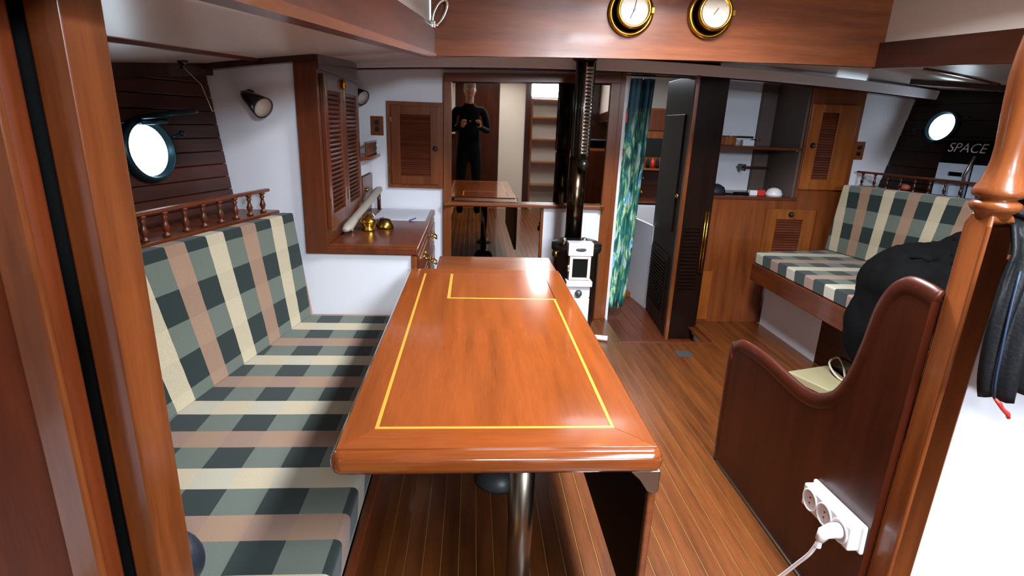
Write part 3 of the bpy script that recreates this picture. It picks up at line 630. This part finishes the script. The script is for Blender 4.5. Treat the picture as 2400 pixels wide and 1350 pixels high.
# ------------------------------------------------------------------ galleried shelves
def spindle_mesh(h, r, mat):
    me = B().lathe([(r*.9, 0), (r, h*.08), (r*.5, h*.15), (r*.55, h*.2), (r*.95, h*.38), (r*.6, h*.55), (r*.45, h*.68), (r*.8, h*.8), (r*.45, h*.86), (r*.9, h*.93), (r*.9, h)], (0, 0, 0), n=12).mesh('spindle')
    me.materials.append(mat)
    for p in me.polygons: p.use_smooth = True
    return me
def gallery(a, c, z0, z1, depth_pts, n, lab, mat, smat, r=.012):
    t = thing('gallery_shelf', ((a[0]+c[0])/2, (a[1]+c[1])/2, z0), lab, 'shelf')
    d = V((c[0]-a[0], c[1]-a[1], 0)).normalized(); s_ = V((-d.y, d.x, 0))*.012; dz = (c[2]-a[2]) if len(a) > 2 else 0
    B().prism(depth_pts, 'z', z0-.022, z0).build('shelf_board', mat, t, bev=.005)
    A = V((a[0], a[1], z1)); Cc = V((c[0], c[1], z1))
    q = [A-s_, A+s_, Cc+s_, Cc-s_]
    B().hexa(q, [p+V((0, 0, .014)) for p in q]).build('rail', mat, t, bev=.004)
    me = spindle_mesh(z1-z0, r, smat)
    for i in range(n):
        f = (i+.5)/n; piece(me, 'spindle', t, (a[0]+(c[0]-a[0])*f, a[1]+(c[1]-a[1])*f, z0))
    return t
lxy = lambda y: -.915 - .23*(2.63-y)
gallery((lxy(2.63)-.03, 2.63), (lxy(.82)-.03, .82), .968, 1.057,
        [(lxy(2.66), 2.66), (hullL(2.66, .97), 2.66), (hullL(.8, .97), .8), (lxy(.8), .8)], 19,
        'turned-spindle gallery shelf running along the hull above the left settee', RED['y'], RED['z'], .0145)
rxy = lambda y: 2.72 + .30*(3.83-y)
gallery((rxy(3.80), 3.80), (rxy(1.6), 1.6), 1.062, 1.15,
        [(rxy(3.81)-.03, 3.81), (hullR(3.81, 1.06), 3.81), (hullR(1.4, 1.06), 1.4), (rxy(1.4)-.03, 1.4)], 25,
        'turned-spindle gallery shelf along the hull above the right settee', RED['y'], DRK['z'], .011)
# ------------------------------------------------------------------ left settee
t = thing('settee_base', (-.6, 1.6, 0), 'wooden settee base under the plaid cushions on the left', 'bench')
B().box((-.33, .80, 0), (-.300, 2.655, .30)).build('front_board', RED['y'], t, bev=.003)
B().box((-.298, .80, .27), (-.270, 2.655, .342)).build('fiddle_rail', RED['y'], t, bev=.008)
B().hexa([(-1.2, .80, .28), (-.34, .80, .28), (-.34, 2.65, .28), (-.95, 2.65, .28)], [(-1.2, .80, .319), (-.34, .80, .319), (-.34, 2.65, .319), (-.95, 2.65, .319)]).build('seat_board', RED['y'], t)
def cushion(b4, t4, name, mat, lab, cat, bev=.03, piping=None, origin=(0, 0, 0)):
    b = B().hexa(b4, t4); bmesh.ops.subdivide_edges(b.b, edges=b.b.edges[:], cuts=6, use_grid_fill=True)
    return b.build(name, mat, bev=bev, seg=4, label=lab, cat=cat, origin=origin)
PL_SEAT = plaid('plaid_left_seat', (0, 1, 0, .385*.5-1.706+3.85), (1, 0, -1, 5+.091+.45+.10))
PL_BACK = plaid('plaid_left_back', (0, 1, -.02, .385*.5-1.706+.009+3.85), (-1*.0, 0, 1, .045+2), soft=True)
jx = lambda y: -.785 - .163*(2.656-y)
cushion([(jx(.8)-.12, .80, .322), (-.302, .80, .322), (-.300, 2.66, .322), (jx(2.66)-.12, 2.66, .322)],
        [(jx(.8)-.12, .80, .452), (-.292, .80, .452), (-.292, 2.66, .452), (jx(2.66)-.12, 2.66, .452)],
        'seat_cushion', PL_SEAT, 'long plaid seat cushion on the left settee', 'cushion', .028)
tx = lambda y: -.835 - .25*(2.62-y)
cushion([(jx(.8)-.14, .80, .452), (jx(.8), .80, .452), (jx(2.65), 2.65, .452), (jx(2.65)-.14, 2.65, .452)],
        [(tx(.8)-.05, .80, .962), (tx(.8), .80, .962), (tx(2.62), 2.62, .962), (tx(2.62)-.055, 2.62, .962)],
        'back_cushion', PL_BACK, 'tall plaid back cushion leaning on the left settee', 'cushion', .035)
# navy bag at the near end of the seat
b = B().ball((-.625, .965, .505), .08, (1.0, .8, .88), n=24).ball((-.70, .90, .535), .10, (1, 1, .8), n=24)
o = b.build('navy_bag', CLN, label='dark navy bag on the near end of the left settee', cat='bag', smooth=True)
k_ = o.modifiers.new('r', 'REMESH'); k_.mode = 'VOXEL'; k_.voxel_size = .008; k_.use_smooth_shade = True
# ------------------------------------------------------------------ dining table
x0, x1, y0, y1, zt = -.297, .434, 1.018, 2.572, .72
t = thing('dining_table', (.07, 1.8, 0), 'varnished mahogany saloon table with pale inlay line and hanging leaf', 'table')
ix0, ix1, iy0, iy1 = -.215, .343, 1.125, 2.47
def rrect(a, b_, c, d, r, n=6):
    P = []
    for cx_, cy_, s0 in ((c-r, b_+r, -90), (c-r, d-r, 0), (a+r, d-r, 90), (a+r, b_+r, 180)):
        for i in range(n+1): an = math.radians(s0+90*i/n); P.append((cx_+r*math.cos(an), cy_+r*math.sin(an)))
    return P
bb = B().prism(rrect(x0, y0, x1, y1, .03), 'z', .664, .7165)
bb.build('top_edging', TBL['x'], t, bev=.022, seg=5)
ins = .014
def quad(p, z0, z1, mat, name, lab=None): return B().prism(p, 'z', z0, z1).build(name, mat, t, bev=.0006, seg=1, label=lab)
ax0, ay0, ax1, ay1 = x0+ins, y0+.028, x1-ins, y1-ins
jx0, jy0, jx1, jy1 = ix0+.0, iy0+.0, ix1, iy1
g = .0006
quad([(ax0, ay0), (ax1, ay0), (jx1+g, jy0-g), (jx0-g, jy0-g)], .712, zt, TBL['x'], 'border_board')
quad([(ax0, ay1), (jx0-g, jy1+g), (jx1+g, jy1+g), (ax1, ay1)], .712, zt, TBL['x'], 'border_board')
quad([(ax0, ay0+g*2), (jx0-g, jy0), (jx0-g, jy1), (ax0, ay1-g*2)], .712, zt, TBL['y'], 'border_board')
quad([(ax1, ay0+g*2), (ax1, ay1-g*2), (jx1+g, jy1), (jx1+g, jy0)], .712, zt, TBL['y'], 'border_board')
quad([(jx0+.009, jy0+.009), (jx1-.009, jy0+.009), (jx1-.001, jy1), (jx0+.009, jy1)], .712, zt, TBL['y'], 'centre_panel')
b = B()
for lo, hi in (((jx0, jy0), (jx1, jy0+.0085)), ((jx0, jy0+.0085), (jx0+.0085, jy1)), ((jx1-.0085, jy0+.0085), (jx1, 2.10)), ((-.095, 2.10), (jx1, 2.112)), ((-.095, 2.112), (-.083, jy1))): b.box((lo[0], lo[1], .712), (hi[0], hi[1], zt+.0003))  # border inlay, then yellow lines across the far end
b.build('inlay', INL, t, label='pale yellow inlay border and far cross lines')
# far flap of table top beyond the main top
B().box((-.17, 2.578, .672), (.42, 2.86, .712)).build('far_flap', MAH['x'], t, bev=.008, label='darker flap at the far end')
B().box((-.22, 1.12, .615), (.36, 2.45, .664)).build('apron', RED['y'], t, bev=.004)
# near pedestal pole, far pedestal with dome foot
B().lathe([(.033, 0), (.033, .664)], (.140, 1.22, 0)).build('leg', STL, t, smooth=True, label='worn steel pedestal tube')
B().lathe([(.09, 0), (.088, .012), (.06, .03), (.035, .06)], (.140, 1.22, .001)).build('foot', GRY, t, smooth=True)
B().lathe([(.033, 0), (.033, .664)], (.125, 1.93, 0)).build('leg', STL, t, smooth=True)
B().lathe([(.1, 0), (.1, .01), (.09, .035), (.065, .06), (.035, .075)], (.125, 1.93, .001)).build('foot', GRY, t, smooth=True, label='blue-grey domed pedestal foot')
# hanging leaf
o = B().box((.412, 1.045, .215), (.432, 2.545, .668)).build('drop_leaf', MAH['y'], t, bev=.006, label='hanging side leaf')
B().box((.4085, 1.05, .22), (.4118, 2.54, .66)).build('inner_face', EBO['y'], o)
B().prism([(.360, .664), (.432, .664), (.432, .61), (.422, .60), (.405, .61), (.385, .64)], 'y', 1.035, 1.052).build('leaf_bracket', STL, o, bev=.003, label='curved dark metal bracket')
# ------------------------------------------------------------------ right settee
t = thing('settee_base', (2.3, 2.7, 0), 'dark wood settee base with white riser on the right', 'bench')
B().box((1.965, .9, .40), (2.0, 3.62, .525)).build('front_rail', RED['y'], t, bev=.006)
B().box((1.97, .9, .42), (3.0, 3.62, .50)).build('seat_board', DRK['y'], t)
B().box((2.20, 3.10, 0), (2.22, 3.80, .42)).build('white_riser', WHT, t, label='white riser panel')
B().box((2.20, .9, 0), (2.22, 3.098, .42)).build('locker_front', DRK['y'], t, label='dark locker front', bev=.002)
PR_SEAT = plaid('plaid_right_seat', (0, 1, 0, .385*.5-2.76+3.85), (1, 0, -1, 5.02))
PR_BACK = plaid('plaid_right_back', (0, 1.305, .0, .0555), (0, 0, 1, 2.04), soft=True)
cushion([(1.968, .95, .527), (2.75, .95, .527), (2.62, 3.72, .527), (1.968, 3.60, .527)], [(1.962, .95, .605), (2.75, .95, .605), (2.62, 3.72, .605), (1.962, 3.60, .605)],
        'seat_cushion', PR_SEAT, 'plaid seat cushion on the right settee', 'cushion', .022)
bx = lambda y: 2.545 + .20*(3.70-y); tx2 = lambda y: 2.555 + .36*(3.62-y)*.95
cushion([(bx(3.72), 3.72, .606), (bx(3.72)+.12, 3.74, .606), (bx(1.6)+.12, 1.6, .606), (bx(1.6), 1.6, .606)], [(tx2(3.66), 3.66, 1.075), (tx2(3.66)+.10, 3.68, 1.075), (tx2(1.6)+.1, 1.6, 1.075), (tx2(1.6), 1.6, 1.075)],
        'back_cushion', PR_BACK, 'plaid back cushion on the right settee', 'cushion', .03)
# dark case with lettering and slotted plates behind right rail
t = thing('black_case', (3.05, 3.0, 1.062), 'black printed case leaning on the hull behind the right gallery rail', 'box')
A = V((2.935, 3.37, 0)); Cc = V((3.16, 2.45, 0)); d = (Cc-A).normalized(); nn = V((d.y, -d.x, 0)); nn = nn if nn.x < 0 else -nn
q = [A, Cc, Cc-nn*.05, A-nn*.05]
B().hexa([p+V((0, 0, 1.063)) for p in q], [p+V((.02, 0, 1.40)) for p in q]).build('body', CLB, t, bev=.006)
def text(body, loc, size, rot, mat, par, name='lettering', ext=.001, shear=0):
    cu = bpy.data.curves.new(name, 'FONT'); cu.body = body; cu.size = size; cu.extrude = ext; cu.shear = shear; cu.offset = -.0008
    tmp = bpy.data.objects.new('tmp', cu); COL.objects.link(tmp); dg = bpy.context.evaluated_depsgraph_get(); me = bpy.data.meshes.new_from_object(tmp.evaluated_get(dg))
    bpy.data.objects.remove(tmp); o = bpy.data.objects.new(name, me); COL.objects.link(o); me.materials.clear(); me.materials.append(mat)
    o.parent = par; o.location = V(loc)-wloc(par); o.rotation_euler = rot; return o
yaw = math.atan2(d.y, d.x)
p = A + d*.03 + nn*.004
text('SPACE', (p.x+.012, p.y, 1.328), .078, (math.radians(88), 0, yaw), PAP, t, shear=.25)
p = A + d*.58 + nn*.006
text('PRO', (p.x+.012, p.y, 1.24), .05, (math.radians(88), 0, yaw), PAP, t) if False else None
t = thing('slotted_plates', (2.95, 3.1, 1.062), 'pair of pale grey slotted plates standing behind the right gallery rail', 'plates')
for k_ in range(2):
    s0 = .03+.205*k_; a = A+d*s0+nn*.03; c = A+d*(s0+.19)+nn*.03
    for lo, hi, ss, se in ((1.065, 1.185, 0, 1), (1.21, 1.26, 0, 1), (1.185, 1.21, 0, .35), (1.185, 1.21, .8, 1)):
        pa = a+(c-a)*ss; pb = a+(c-a)*se; q = [pa, pb, pb-nn*.012, pa-nn*.012]
        if (lo, ss) == (1.065, 0): o = B()
        o.hexa([p+V((0, 0, lo)) for p in q], [p+V((0, 0, hi)) for p in q])
    o.build('plate', plain('pale_plate', '#9FB0C4', .35), t)
p = A+d*.215+nn*.045; B().tube([(p.x, p.y, 1.07), (p.x, p.y+.01, 1.20), (p.x+.01, p.y-.02, 1.31)], .009, 8).build('strap', STL, t, smooth=True)
B().ball((2.86, 3.50, 1.085), .03, (1, 1.6, .7), n=14).build('pink_float', plain('salmon_plastic', '#A5533C', .5), smooth=True, label='small salmon-coloured item on the shelf behind right rail', cat='float')
# ------------------------------------------------------------------ armrest panel
prof = [(2.05, 0), (2.06, .48), (2.045, .53), (2.00, .562), (1.93, .575), (1.80, .58), (1.66, .572), (1.56, .572), (1.48, .592), (1.41, .645), (1.365, .73), (1.338, .84), (1.322, .94), (1.295, 1.005), (1.255, 1.038), (1.20, 1.038), (1.168, 1.03), (1.1668, 0)]
t = thing('bench_end', (1.1, 1.6, 0), 'curved mahogany bench end coloured dark for shade, with rounded cap against the post', 'bench end')
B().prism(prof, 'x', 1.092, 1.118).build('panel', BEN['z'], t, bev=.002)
def smooth_path(P, n=4):
    out = []
    for i in range(len(P)-1):
        p0, p1, p2, p3 = P[max(i-1, 0)], P[i], P[i+1], P[min(i+2, len(P)-1)]
        for k_ in range(n):
            u = k_/n; out.append(.5*((2*p1)+(p2-p0)*u+(2*p0-5*p1+4*p2-p3)*u*u+(3*p1-p0-3*p2+p3)*u**3))
    return out+[P[-1]]
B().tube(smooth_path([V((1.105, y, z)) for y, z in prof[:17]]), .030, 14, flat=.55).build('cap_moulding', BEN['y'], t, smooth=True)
B().box((1.085, 1.165, .0), (1.125, 2.03, .012)).build('toe_bead', STL, t, bev=.003)
# ------------------------------------------------------------------ turned post
cx_, cy_ = 1.146, 1.133; hs = .0335
t = thing('newel_post', (cx_, cy_, 0), 'square mahogany post with turned vase-shaped baluster top on the right', 'post')
b = B().hexa([(cx_-hs, cy_-hs, 0), (cx_+hs, cy_-hs, 0), (cx_+hs, cy_+hs, 0), (cx_-hs, cy_+hs, 0)], [(cx_-hs, cy_-hs, 1.222), (cx_+hs, cy_-hs, 1.222), (cx_+hs, cy_+hs, 1.222), (cx_-hs, cy_+hs, 1.222)])
k_ = .8
b.hexa([(cx_-hs, cy_-hs, 1.2219), (cx_+hs, cy_-hs, 1.2219), (cx_+hs, cy_+hs, 1.2219), (cx_-hs, cy_+hs, 1.2219)], [(cx_-hs*k_, cy_-hs*k_, 1.248), (cx_+hs*k_, cy_-hs*k_, 1.248), (cx_+hs*k_, cy_+hs*k_, 1.248), (cx_-hs*k_, cy_+hs*k_, 1.248)])
bmesh.ops.remove_doubles(b.b, verts=b.b.verts[:], dist=.0003)
b.build('square_shaft', MAH['z'], t, bev=.007, seg=3)
B().lathe([(.030, 1.225), (.033, 1.248), (.040, 1.252), (.044, 1.257), (.047, 1.264), (.044, 1.272), (.035, 1.277), (.034, 1.280), (.046, 1.285), (.049, 1.293), (.046, 1.302), (.040, 1.315), (.034, 1.335), (.030, 1.36), (.0295, 1.39), (.032, 1.43), (.036, 1.48), (.038, 1.53), (.036, 1.58), (.030, 1.63), (.024, 1.665), (.024, 1.675), (.034, 1.68), (.034, 1.70), (.024, 1.705), (.026, 1.72), (.036, 1.74), (.036, 2.15)], (cx_, cy_, 0), n=40).build('turned_baluster', MAH['z'], t, smooth=True)
# white panel to the right of the post
struct(B().box((1.183, 1.12, 0), (2.4, 1.14, 1.12)), 'wall_right_partition', WHT)
struct(B().box((1.183, 1.141, 0), (2.4, 1.155, 1.12)), 'wall_right_partition_back', DRK['z'])
struct(B().box((1.183, 1.105, 1.12), (2.4, 1.155, 1.15)), 'trim_16', MAH['x'])
# triple socket with plug
t = thing('power_socket', (1.08, 1.29, .3), 'white triple socket block mounted low on the bench end', 'socket')
c = V((1.092, 1.287, .330))
Mx = Matrix.Translation(c) @ Matrix.Rotation(-.05, 4, 'X')
ys_, zs_ = .118, .045
B().box((-.014, -ys_, -zs_), (0, ys_, zs_), Mx).build('back_plate', PLS, t, bev=.008, seg=3)
B().box((-.046, -ys_+.008, -zs_+.008), (-.012, ys_-.008, zs_-.008), Mx).build('block', PLS, t, bev=.006, seg=3)
for k_ in (-1, 0, 1):
    p = Mx @ V((-.046, k_*.070, 0))
    s_ = B().lathe([(.034, -.001), (.034, .003), (.030, .004), (.029, -.001)], p, (-1, 0, 0), 32).build('socket_ring', PLS, t, smooth=True)
    if k_ != -1:
        for z in (-.009, .009): B().cone(p+V((.001, 0, z)), p+V((-.002, 0, z)), .0025, n=8).build('hole', BLK, s_)
p = Mx @ V((-.046, -.070, 0))
cb = thing('power_cable', p, 'white mains plug and cable hanging from the triple socket', 'cable')
B().tube([p, p+V((-.025, 0, 0)), p+V((-.045, 0, -.008)), p+V((-.055, -.002, -.03))], [.022, .021, .018, .012], 14).build('plug', PLS, cb, smooth=True)
for k_ in range(3): B().cone(p+V((-.055, -.002, -.032-.008*k_)), p+V((-.055, -.002, -.036-.008*k_)), .0085, n=12).build('strain_ring', PLS, cb)
B().tube(smooth_path([p+V((-.055, -.002, -.028)), p+V((-.060, .015, -.09)), p+V((-.065, .05, -.16)), p+V((-.07, .08, -.22)), p+V((-.08, .12, -.30))]), .0055, 10).build('cord', PLS, cb, smooth=True)
# ------------------------------------------------------------------ jackets
def cloth(name, blobs, mat, lab, cat, vox=.012, seed=0, amp=.02, sm=6, flat=None):
    b = B()
    for c, r, sc, rot in blobs: b.ball(V(c), r, sc, 32, Euler(rot))
    me = b.mesh(name)
    tmp = bpy.data.objects.new('tmp', me); COL.objects.link(tmp); k = tmp.modifiers.new('r', 'REMESH'); k.mode = 'VOXEL'; k.voxel_size = vox
    k = tmp.modifiers.new('s', 'SMOOTH'); k.iterations = sm; k.factor = .7
    dg = bpy.context.evaluated_depsgraph_get(); me2 = bpy.data.meshes.new_from_object(tmp.evaluated_get(dg)); bpy.data.objects.remove(tmp)
    for v in me2.vertices:
        p = v.co; n_ = noise.noise(V((p.x*5, p.y*5, p.z*2.2))+V((seed, 0, 0))); n2 = noise.noise(p*9+V((0, seed, 3)))
        f = (1-abs(n_)*2.2)*amp + n2*amp*.4; v.co = p + v.normal*f
    b3 = bmesh.new(); b3.from_mesh(me2)
    for _ in range(4): bmesh.ops.smooth_vert(b3, verts=b3.verts[:], factor=.5, use_axis_x=True, use_axis_y=True, use_axis_z=True)
    b3.to_mesh(me2); b3.free()
    if flat:
        for v in me2.vertices:
            if v.co.x > flat[0]: v.co.z = max(v.co.z, flat[1])
    bb = B(); bb.b.from_mesh(me2); return bb.build(name, mat, smooth=True, label=lab, cat=cat)
cloth('black_jacket', [((2.15, 2.35, .72), .27, (.95, 1.05, .75), (0, 0, .2)), ((2.35, 2.20, .82), .27, (1, 1.1, .8), (0, 0, 0)), ((2.25, 1.85, .86), .28, (1, 1.1, .8), (0, 0, 0)), ((2.03, 2.35, .66), .16, (.8, 1.5, 1.1), (0, 0, 0)), ((1.93, 2.32, .50), .10, (.38, 2.3, 2.2), (0, 0, 0)),
      ((2.35, 1.60, .95), .25, (1, 1.1, .75), (0, 0, 0)), ((2.08, 1.95, .74), .20, (1, 1.4, .9), (0, 0, 0))],
      CLB, 'crumpled black jacket heaped on the right settee', 'jacket', seed=3, amp=.034, sm=14, flat=(1.957, .608))
def hang(u, v):
    z = 1.235 - .37*v
    xL = 1.145 - .045*math.sin(min(1, v*1.25)*math.pi*.55) + (.012*(max(0, v-.8)/.2)**2)
    x = xL + (1.75-xL)*u**1.2
    y = 1.045 + .012*math.sin(u*26+2*v)*(.2+v)*min(1, u*6) - .035*math.sin(v*1.6) + .012*math.sin(u*60+v*3) + .03*max(0, .15-v)/.15
    return V((x, y, z + .006*math.sin(u*40)*v))
b = B().grid(hang, 60, 24)
b.grid(lambda u, v: V((1.19+.56*u, 1.075+.12*v, 1.235 + .012*math.sin(v*3.1))), 30, 4)
jk = b.build('hanging_jacket', CLJ, smooth=True, thick=.012, label='dark navy jacket hanging over the white partition at right', cat='jacket')
B().tube([hang(.035, v/12)+V((0, -.012, 0)) for v in range(3, 13)], .0025, 8).build('zip', BLU2, jk, smooth=True)
e_ = hang(.035, 1)+V((0, -.014, 0))
B().tube([e_, e_+V((.010, -.004, -.010)), e_+V((.020, -.004, -.022)), e_+V((.036, -.004, -.034)), e_+V((.041, -.004, -.044))], [.003, .005, .004, .005, .004], 8).build('zip_pull', REDP, jk, smooth=True, label='red cord zip pull')
# small things on the right floor
b = B().prism([(1.88, 2.86), (1.98, 2.62), (2.17, 2.60), (2.19, 2.95)], 'z', .0, .05); b.build('beige_case', plain('beige_vinyl', '#A79C78', .6), bev=.01, label='flat beige case lying on the floor by the right settee', cat='case')
B().tube(smooth_path([V((2.17, 2.62, .056)), V((2.12, 2.74, .06)), V((2.13, 2.86, .10)), V((2.19, 2.88, .13)), V((2.16, 2.78, .12)), V((2.14, 2.70, .06)), V((2.18, 2.62, .056))]), .006, 8).build('cable_loop', plain('ivory_cable', '#D8D0BC', .5), smooth=True, label='looped ivory cable on the beige case', cat='cable')
B().box((1.34, 3.17, 0), (1.44, 3.26, .003)).build('floor_plate', GRY, bev=.001, label='small grey metal plate set in the floor ahead of bench end', cat='plate')
# ------------------------------------------------------------------ near door frame on the left
struct(B().box((-.497, .70, -.1), (-.457, .78, 2.2)), 'trim_17', MAH['z'], bev=.004)
struct(B().box((-1.8, .74, -.1), (-.495, .78, 2.2)), 'wall_near_left', DARK)  # near-black colour stands in for the shade in the door gap
t = thing('door_3', (-.8, .66, 0), kind='structure')
B().box((-1.3, .655, -.05), (-.499, .69, 2.2)).build('leaf', SAT['z'], t, bev=.012, seg=3)
B().box((-.545, .648, -.05), (-.503, .66, 2.2)).build('stile', MAH['z'], t, bev=.005)
B().box((-.533, .642, 1.405), (-.517, .650, 1.455)).build('latch_plate', CHR, t, bev=.003)
# ------------------------------------------------------------------ behind the camera (seen in the mirror)
struct(B().box((-1.9, -1.70, -.1), (.42, -1.66, 2.2)), 'wall_back_left', DRK['z'])
struct(B().box((.42, -1.70, -.1), (.84, -1.655, 2.2)), 'wall_back', CRM)
struct(B().box((.84, -1.70, -.1), (.94, -1.63, 2.2)), 'trim_18', DRK['z'])
struct(B().box((1.50, -1.70, -.1), (3.9, -1.66, 2.2)), 'wall_back_right', DRK['z'])
struct(B().box((.94, -1.95, -.1), (1.5, -1.9, 1.80)), 'wall_back_companionway', CRM)
t = thing('companion_ladder', (1.2, -1.75, 0), 'light wooden companionway ladder with four treads', 'ladder')
for x in (.955, 1.445): B().box((x-.018, -1.88, 0), (x+.018, -1.66, 1.80)).build('side_rail', GLD['z'], t, bev=.004)
for z in (.40, .78, 1.15, 1.50, 1.78): B().box((.97, -1.88, z-.015), (1.43, -1.64, z+.015)).build('tread', GLD['x'], t, bev=.004)
struct(B().box((-1.0, -1.62, 1.2), (-.3, -1.60, 2.0)), 'wall_back_panel', CRM)
# photographer
t = thing('person', (-.06, -.42, 0), 'man in a dark long-sleeved shirt holding up a phone, seen mirrored', 'person')
def skin(name, verts, edges, rad, mat, par, sub=2):
    me = bpy.data.meshes.new(name); base = wloc(par); me.from_pydata([V(v)-base for v in verts], edges, []); me.materials.append(mat)
    o = bpy.data.objects.new(name, me); COL.objects.link(o); o.parent = par
    o.modifiers.new('skin', 'SKIN'); sv = me.skin_vertices[0].data
    for i, r in enumerate(rad): sv[i].radius = r if isinstance(r, tuple) else (r, r)
    sv[0].use_root = True; k = o.modifiers.new('sub', 'SUBSURF'); k.levels = sub; k.render_levels = sub
    for p in me.polygons: p.use_smooth = True
    o.modifiers['skin'].use_smooth_shade = True; return o
px, py = -.06, -.42
vv = [(px, py, .98), (px, py, 1.15), (px, py, 1.35), (px, py, 1.53), (px, py+.01, 1.64), (px, py+.02, 1.72),
      (px-.20, py, 1.55), (px-.27, py+.05, 1.27), (px-.09, py+.30, 1.33), (px+.20, py, 1.55), (px+.27, py+.05, 1.27), (px+.14, py+.30, 1.33),
      (px-.10, py, .92), (px-.12, py+.02, .50), (px-.13, py, .08), (px+.10, py, .92), (px+.12, py+.02, .50), (px+.13, py, .08)]
ee = [(0, 1), (1, 2), (2, 3), (3, 4), (4, 5), (3, 6), (6, 7), (7, 8), (3, 9), (9, 10), (10, 11), (0, 12), (12, 13), (13, 14), (0, 15), (15, 16), (16, 17)]
rr = [(.17, .12), (.16, .11), (.18, .12), (.15, .09), .06, .055, .065, .048, .034, .065, .048, .034, .095, .065, .05, .095, .065, .05]
skin('body', vv, ee, rr, CLB, t)
hc = V((px, py+.03, 1.82))
hd = B().ball(hc, .1, (.80, .96, 1.18), 24).ball(hc+V((0, .03, -.07)), .06, (.85, .9, .8), 16).ball(hc+V((0, .1, -.01)), .016, (.8, 1, 1.5), 10).cone(hc+V((0, -.01, -.18)), hc+V((0, 0, -.06)), .056).ball(hc+V((-.082, 0, 0)), .022, (.4, .8, 1.3), 8).ball(hc+V((.082, 0, 0)), .022, (.4, .8, 1.3), 8)
hd = hd.build('head', SKN, t, smooth=True)
k_ = hd.modifiers.new('r', 'REMESH'); k_.mode = 'VOXEL'; k_.voxel_size = .006; k_.use_smooth_shade = True
B().ball(hc+V((0, -.012, .045)), .1, (.86, 1.0, .98), 20).build('hair', HAI, t, smooth=True)
for s_ in (-1, 1):
    B().ball(hc+V((s_*.032, .088, .015)), .010, n=10).build('eye', PLS, t, smooth=True)
    B().tube([hc+V((s_*.018, .096, .036)), hc+V((s_*.05, .086, .036))], .004, 6).build('eyebrow', HAI, t, smooth=True)
B().tube([hc+V((-.022, .094, -.052)), hc+V((0, .1, -.055)), hc+V((.022, .094, -.052))], .004, 6).build('mouth', plain('lips', '#8A4A40', .5), t, smooth=True)
for s_, w_ in ((-1, V((px-.09, py+.30, 1.33))), (1, V((px+.14, py+.30, 1.33)))):
    palm = w_+V((.0-s_*.005, .05, .035)); vs = [w_, palm]; es = [(0, 1)]; rs = [.03, (.034, .018)]
    for f_ in range(4):
        a = palm+V((s_*(.024-.016*f_), .02, .02)); l = (.9, 1, .95, .75)[f_]
        i = len(vs); vs += [a, a+V((-s_*.012, .018*l, .024*l)), a+V((-s_*.026, .012*l, .042*l))]; es += [(1, i), (i, i+1), (i+1, i+2)]; rs += [.010, .009, .0075]
    i = len(vs); vs += [palm+V((-s_*.03, -.01, .0)), palm+V((-s_*.05, -.005, .02))]; es += [(1, i), (i, i+1)]; rs += [.012, .010]
    skin('hand', vs, es, rs, SKN, t)
ph_ = thing('mobile_phone', (.0, -.035, 1.37), 'slim phone held up in front of the man in the mirror', 'phone')
B().box((-.065, -.050, 1.345), (.085, -.042, 1.42)).build('case', CLB, ph_, bev=.004)
B().cone((-.045, -.042, 1.405), (-.045, -.040, 1.405), .007).build('lens', PLS, ph_)

# ------------------------------------------------------------------ shared phrases for repeats
for nm, gr in (('small_bottle', 'small bottles on the galley shelf'), ('blue_pen', 'blue pens on the counter paper'), ('reading_lamp', 'black reading lamps on the white walls'),
               ('outlet_plate', 'wooden socket plates'), ('gallery_shelf', 'galleried shelves along the hull'), ('red_tie', 'red tags beside the curtain'),
               ('seat_cushion', 'plaid settee cushions'), ('back_cushion', 'plaid settee cushions'), ('settee_base', 'settee bases')):
    for o in bpy.data.objects:
        if o.parent is None and o.name.split('.')[0] == nm: o['group'] = gr
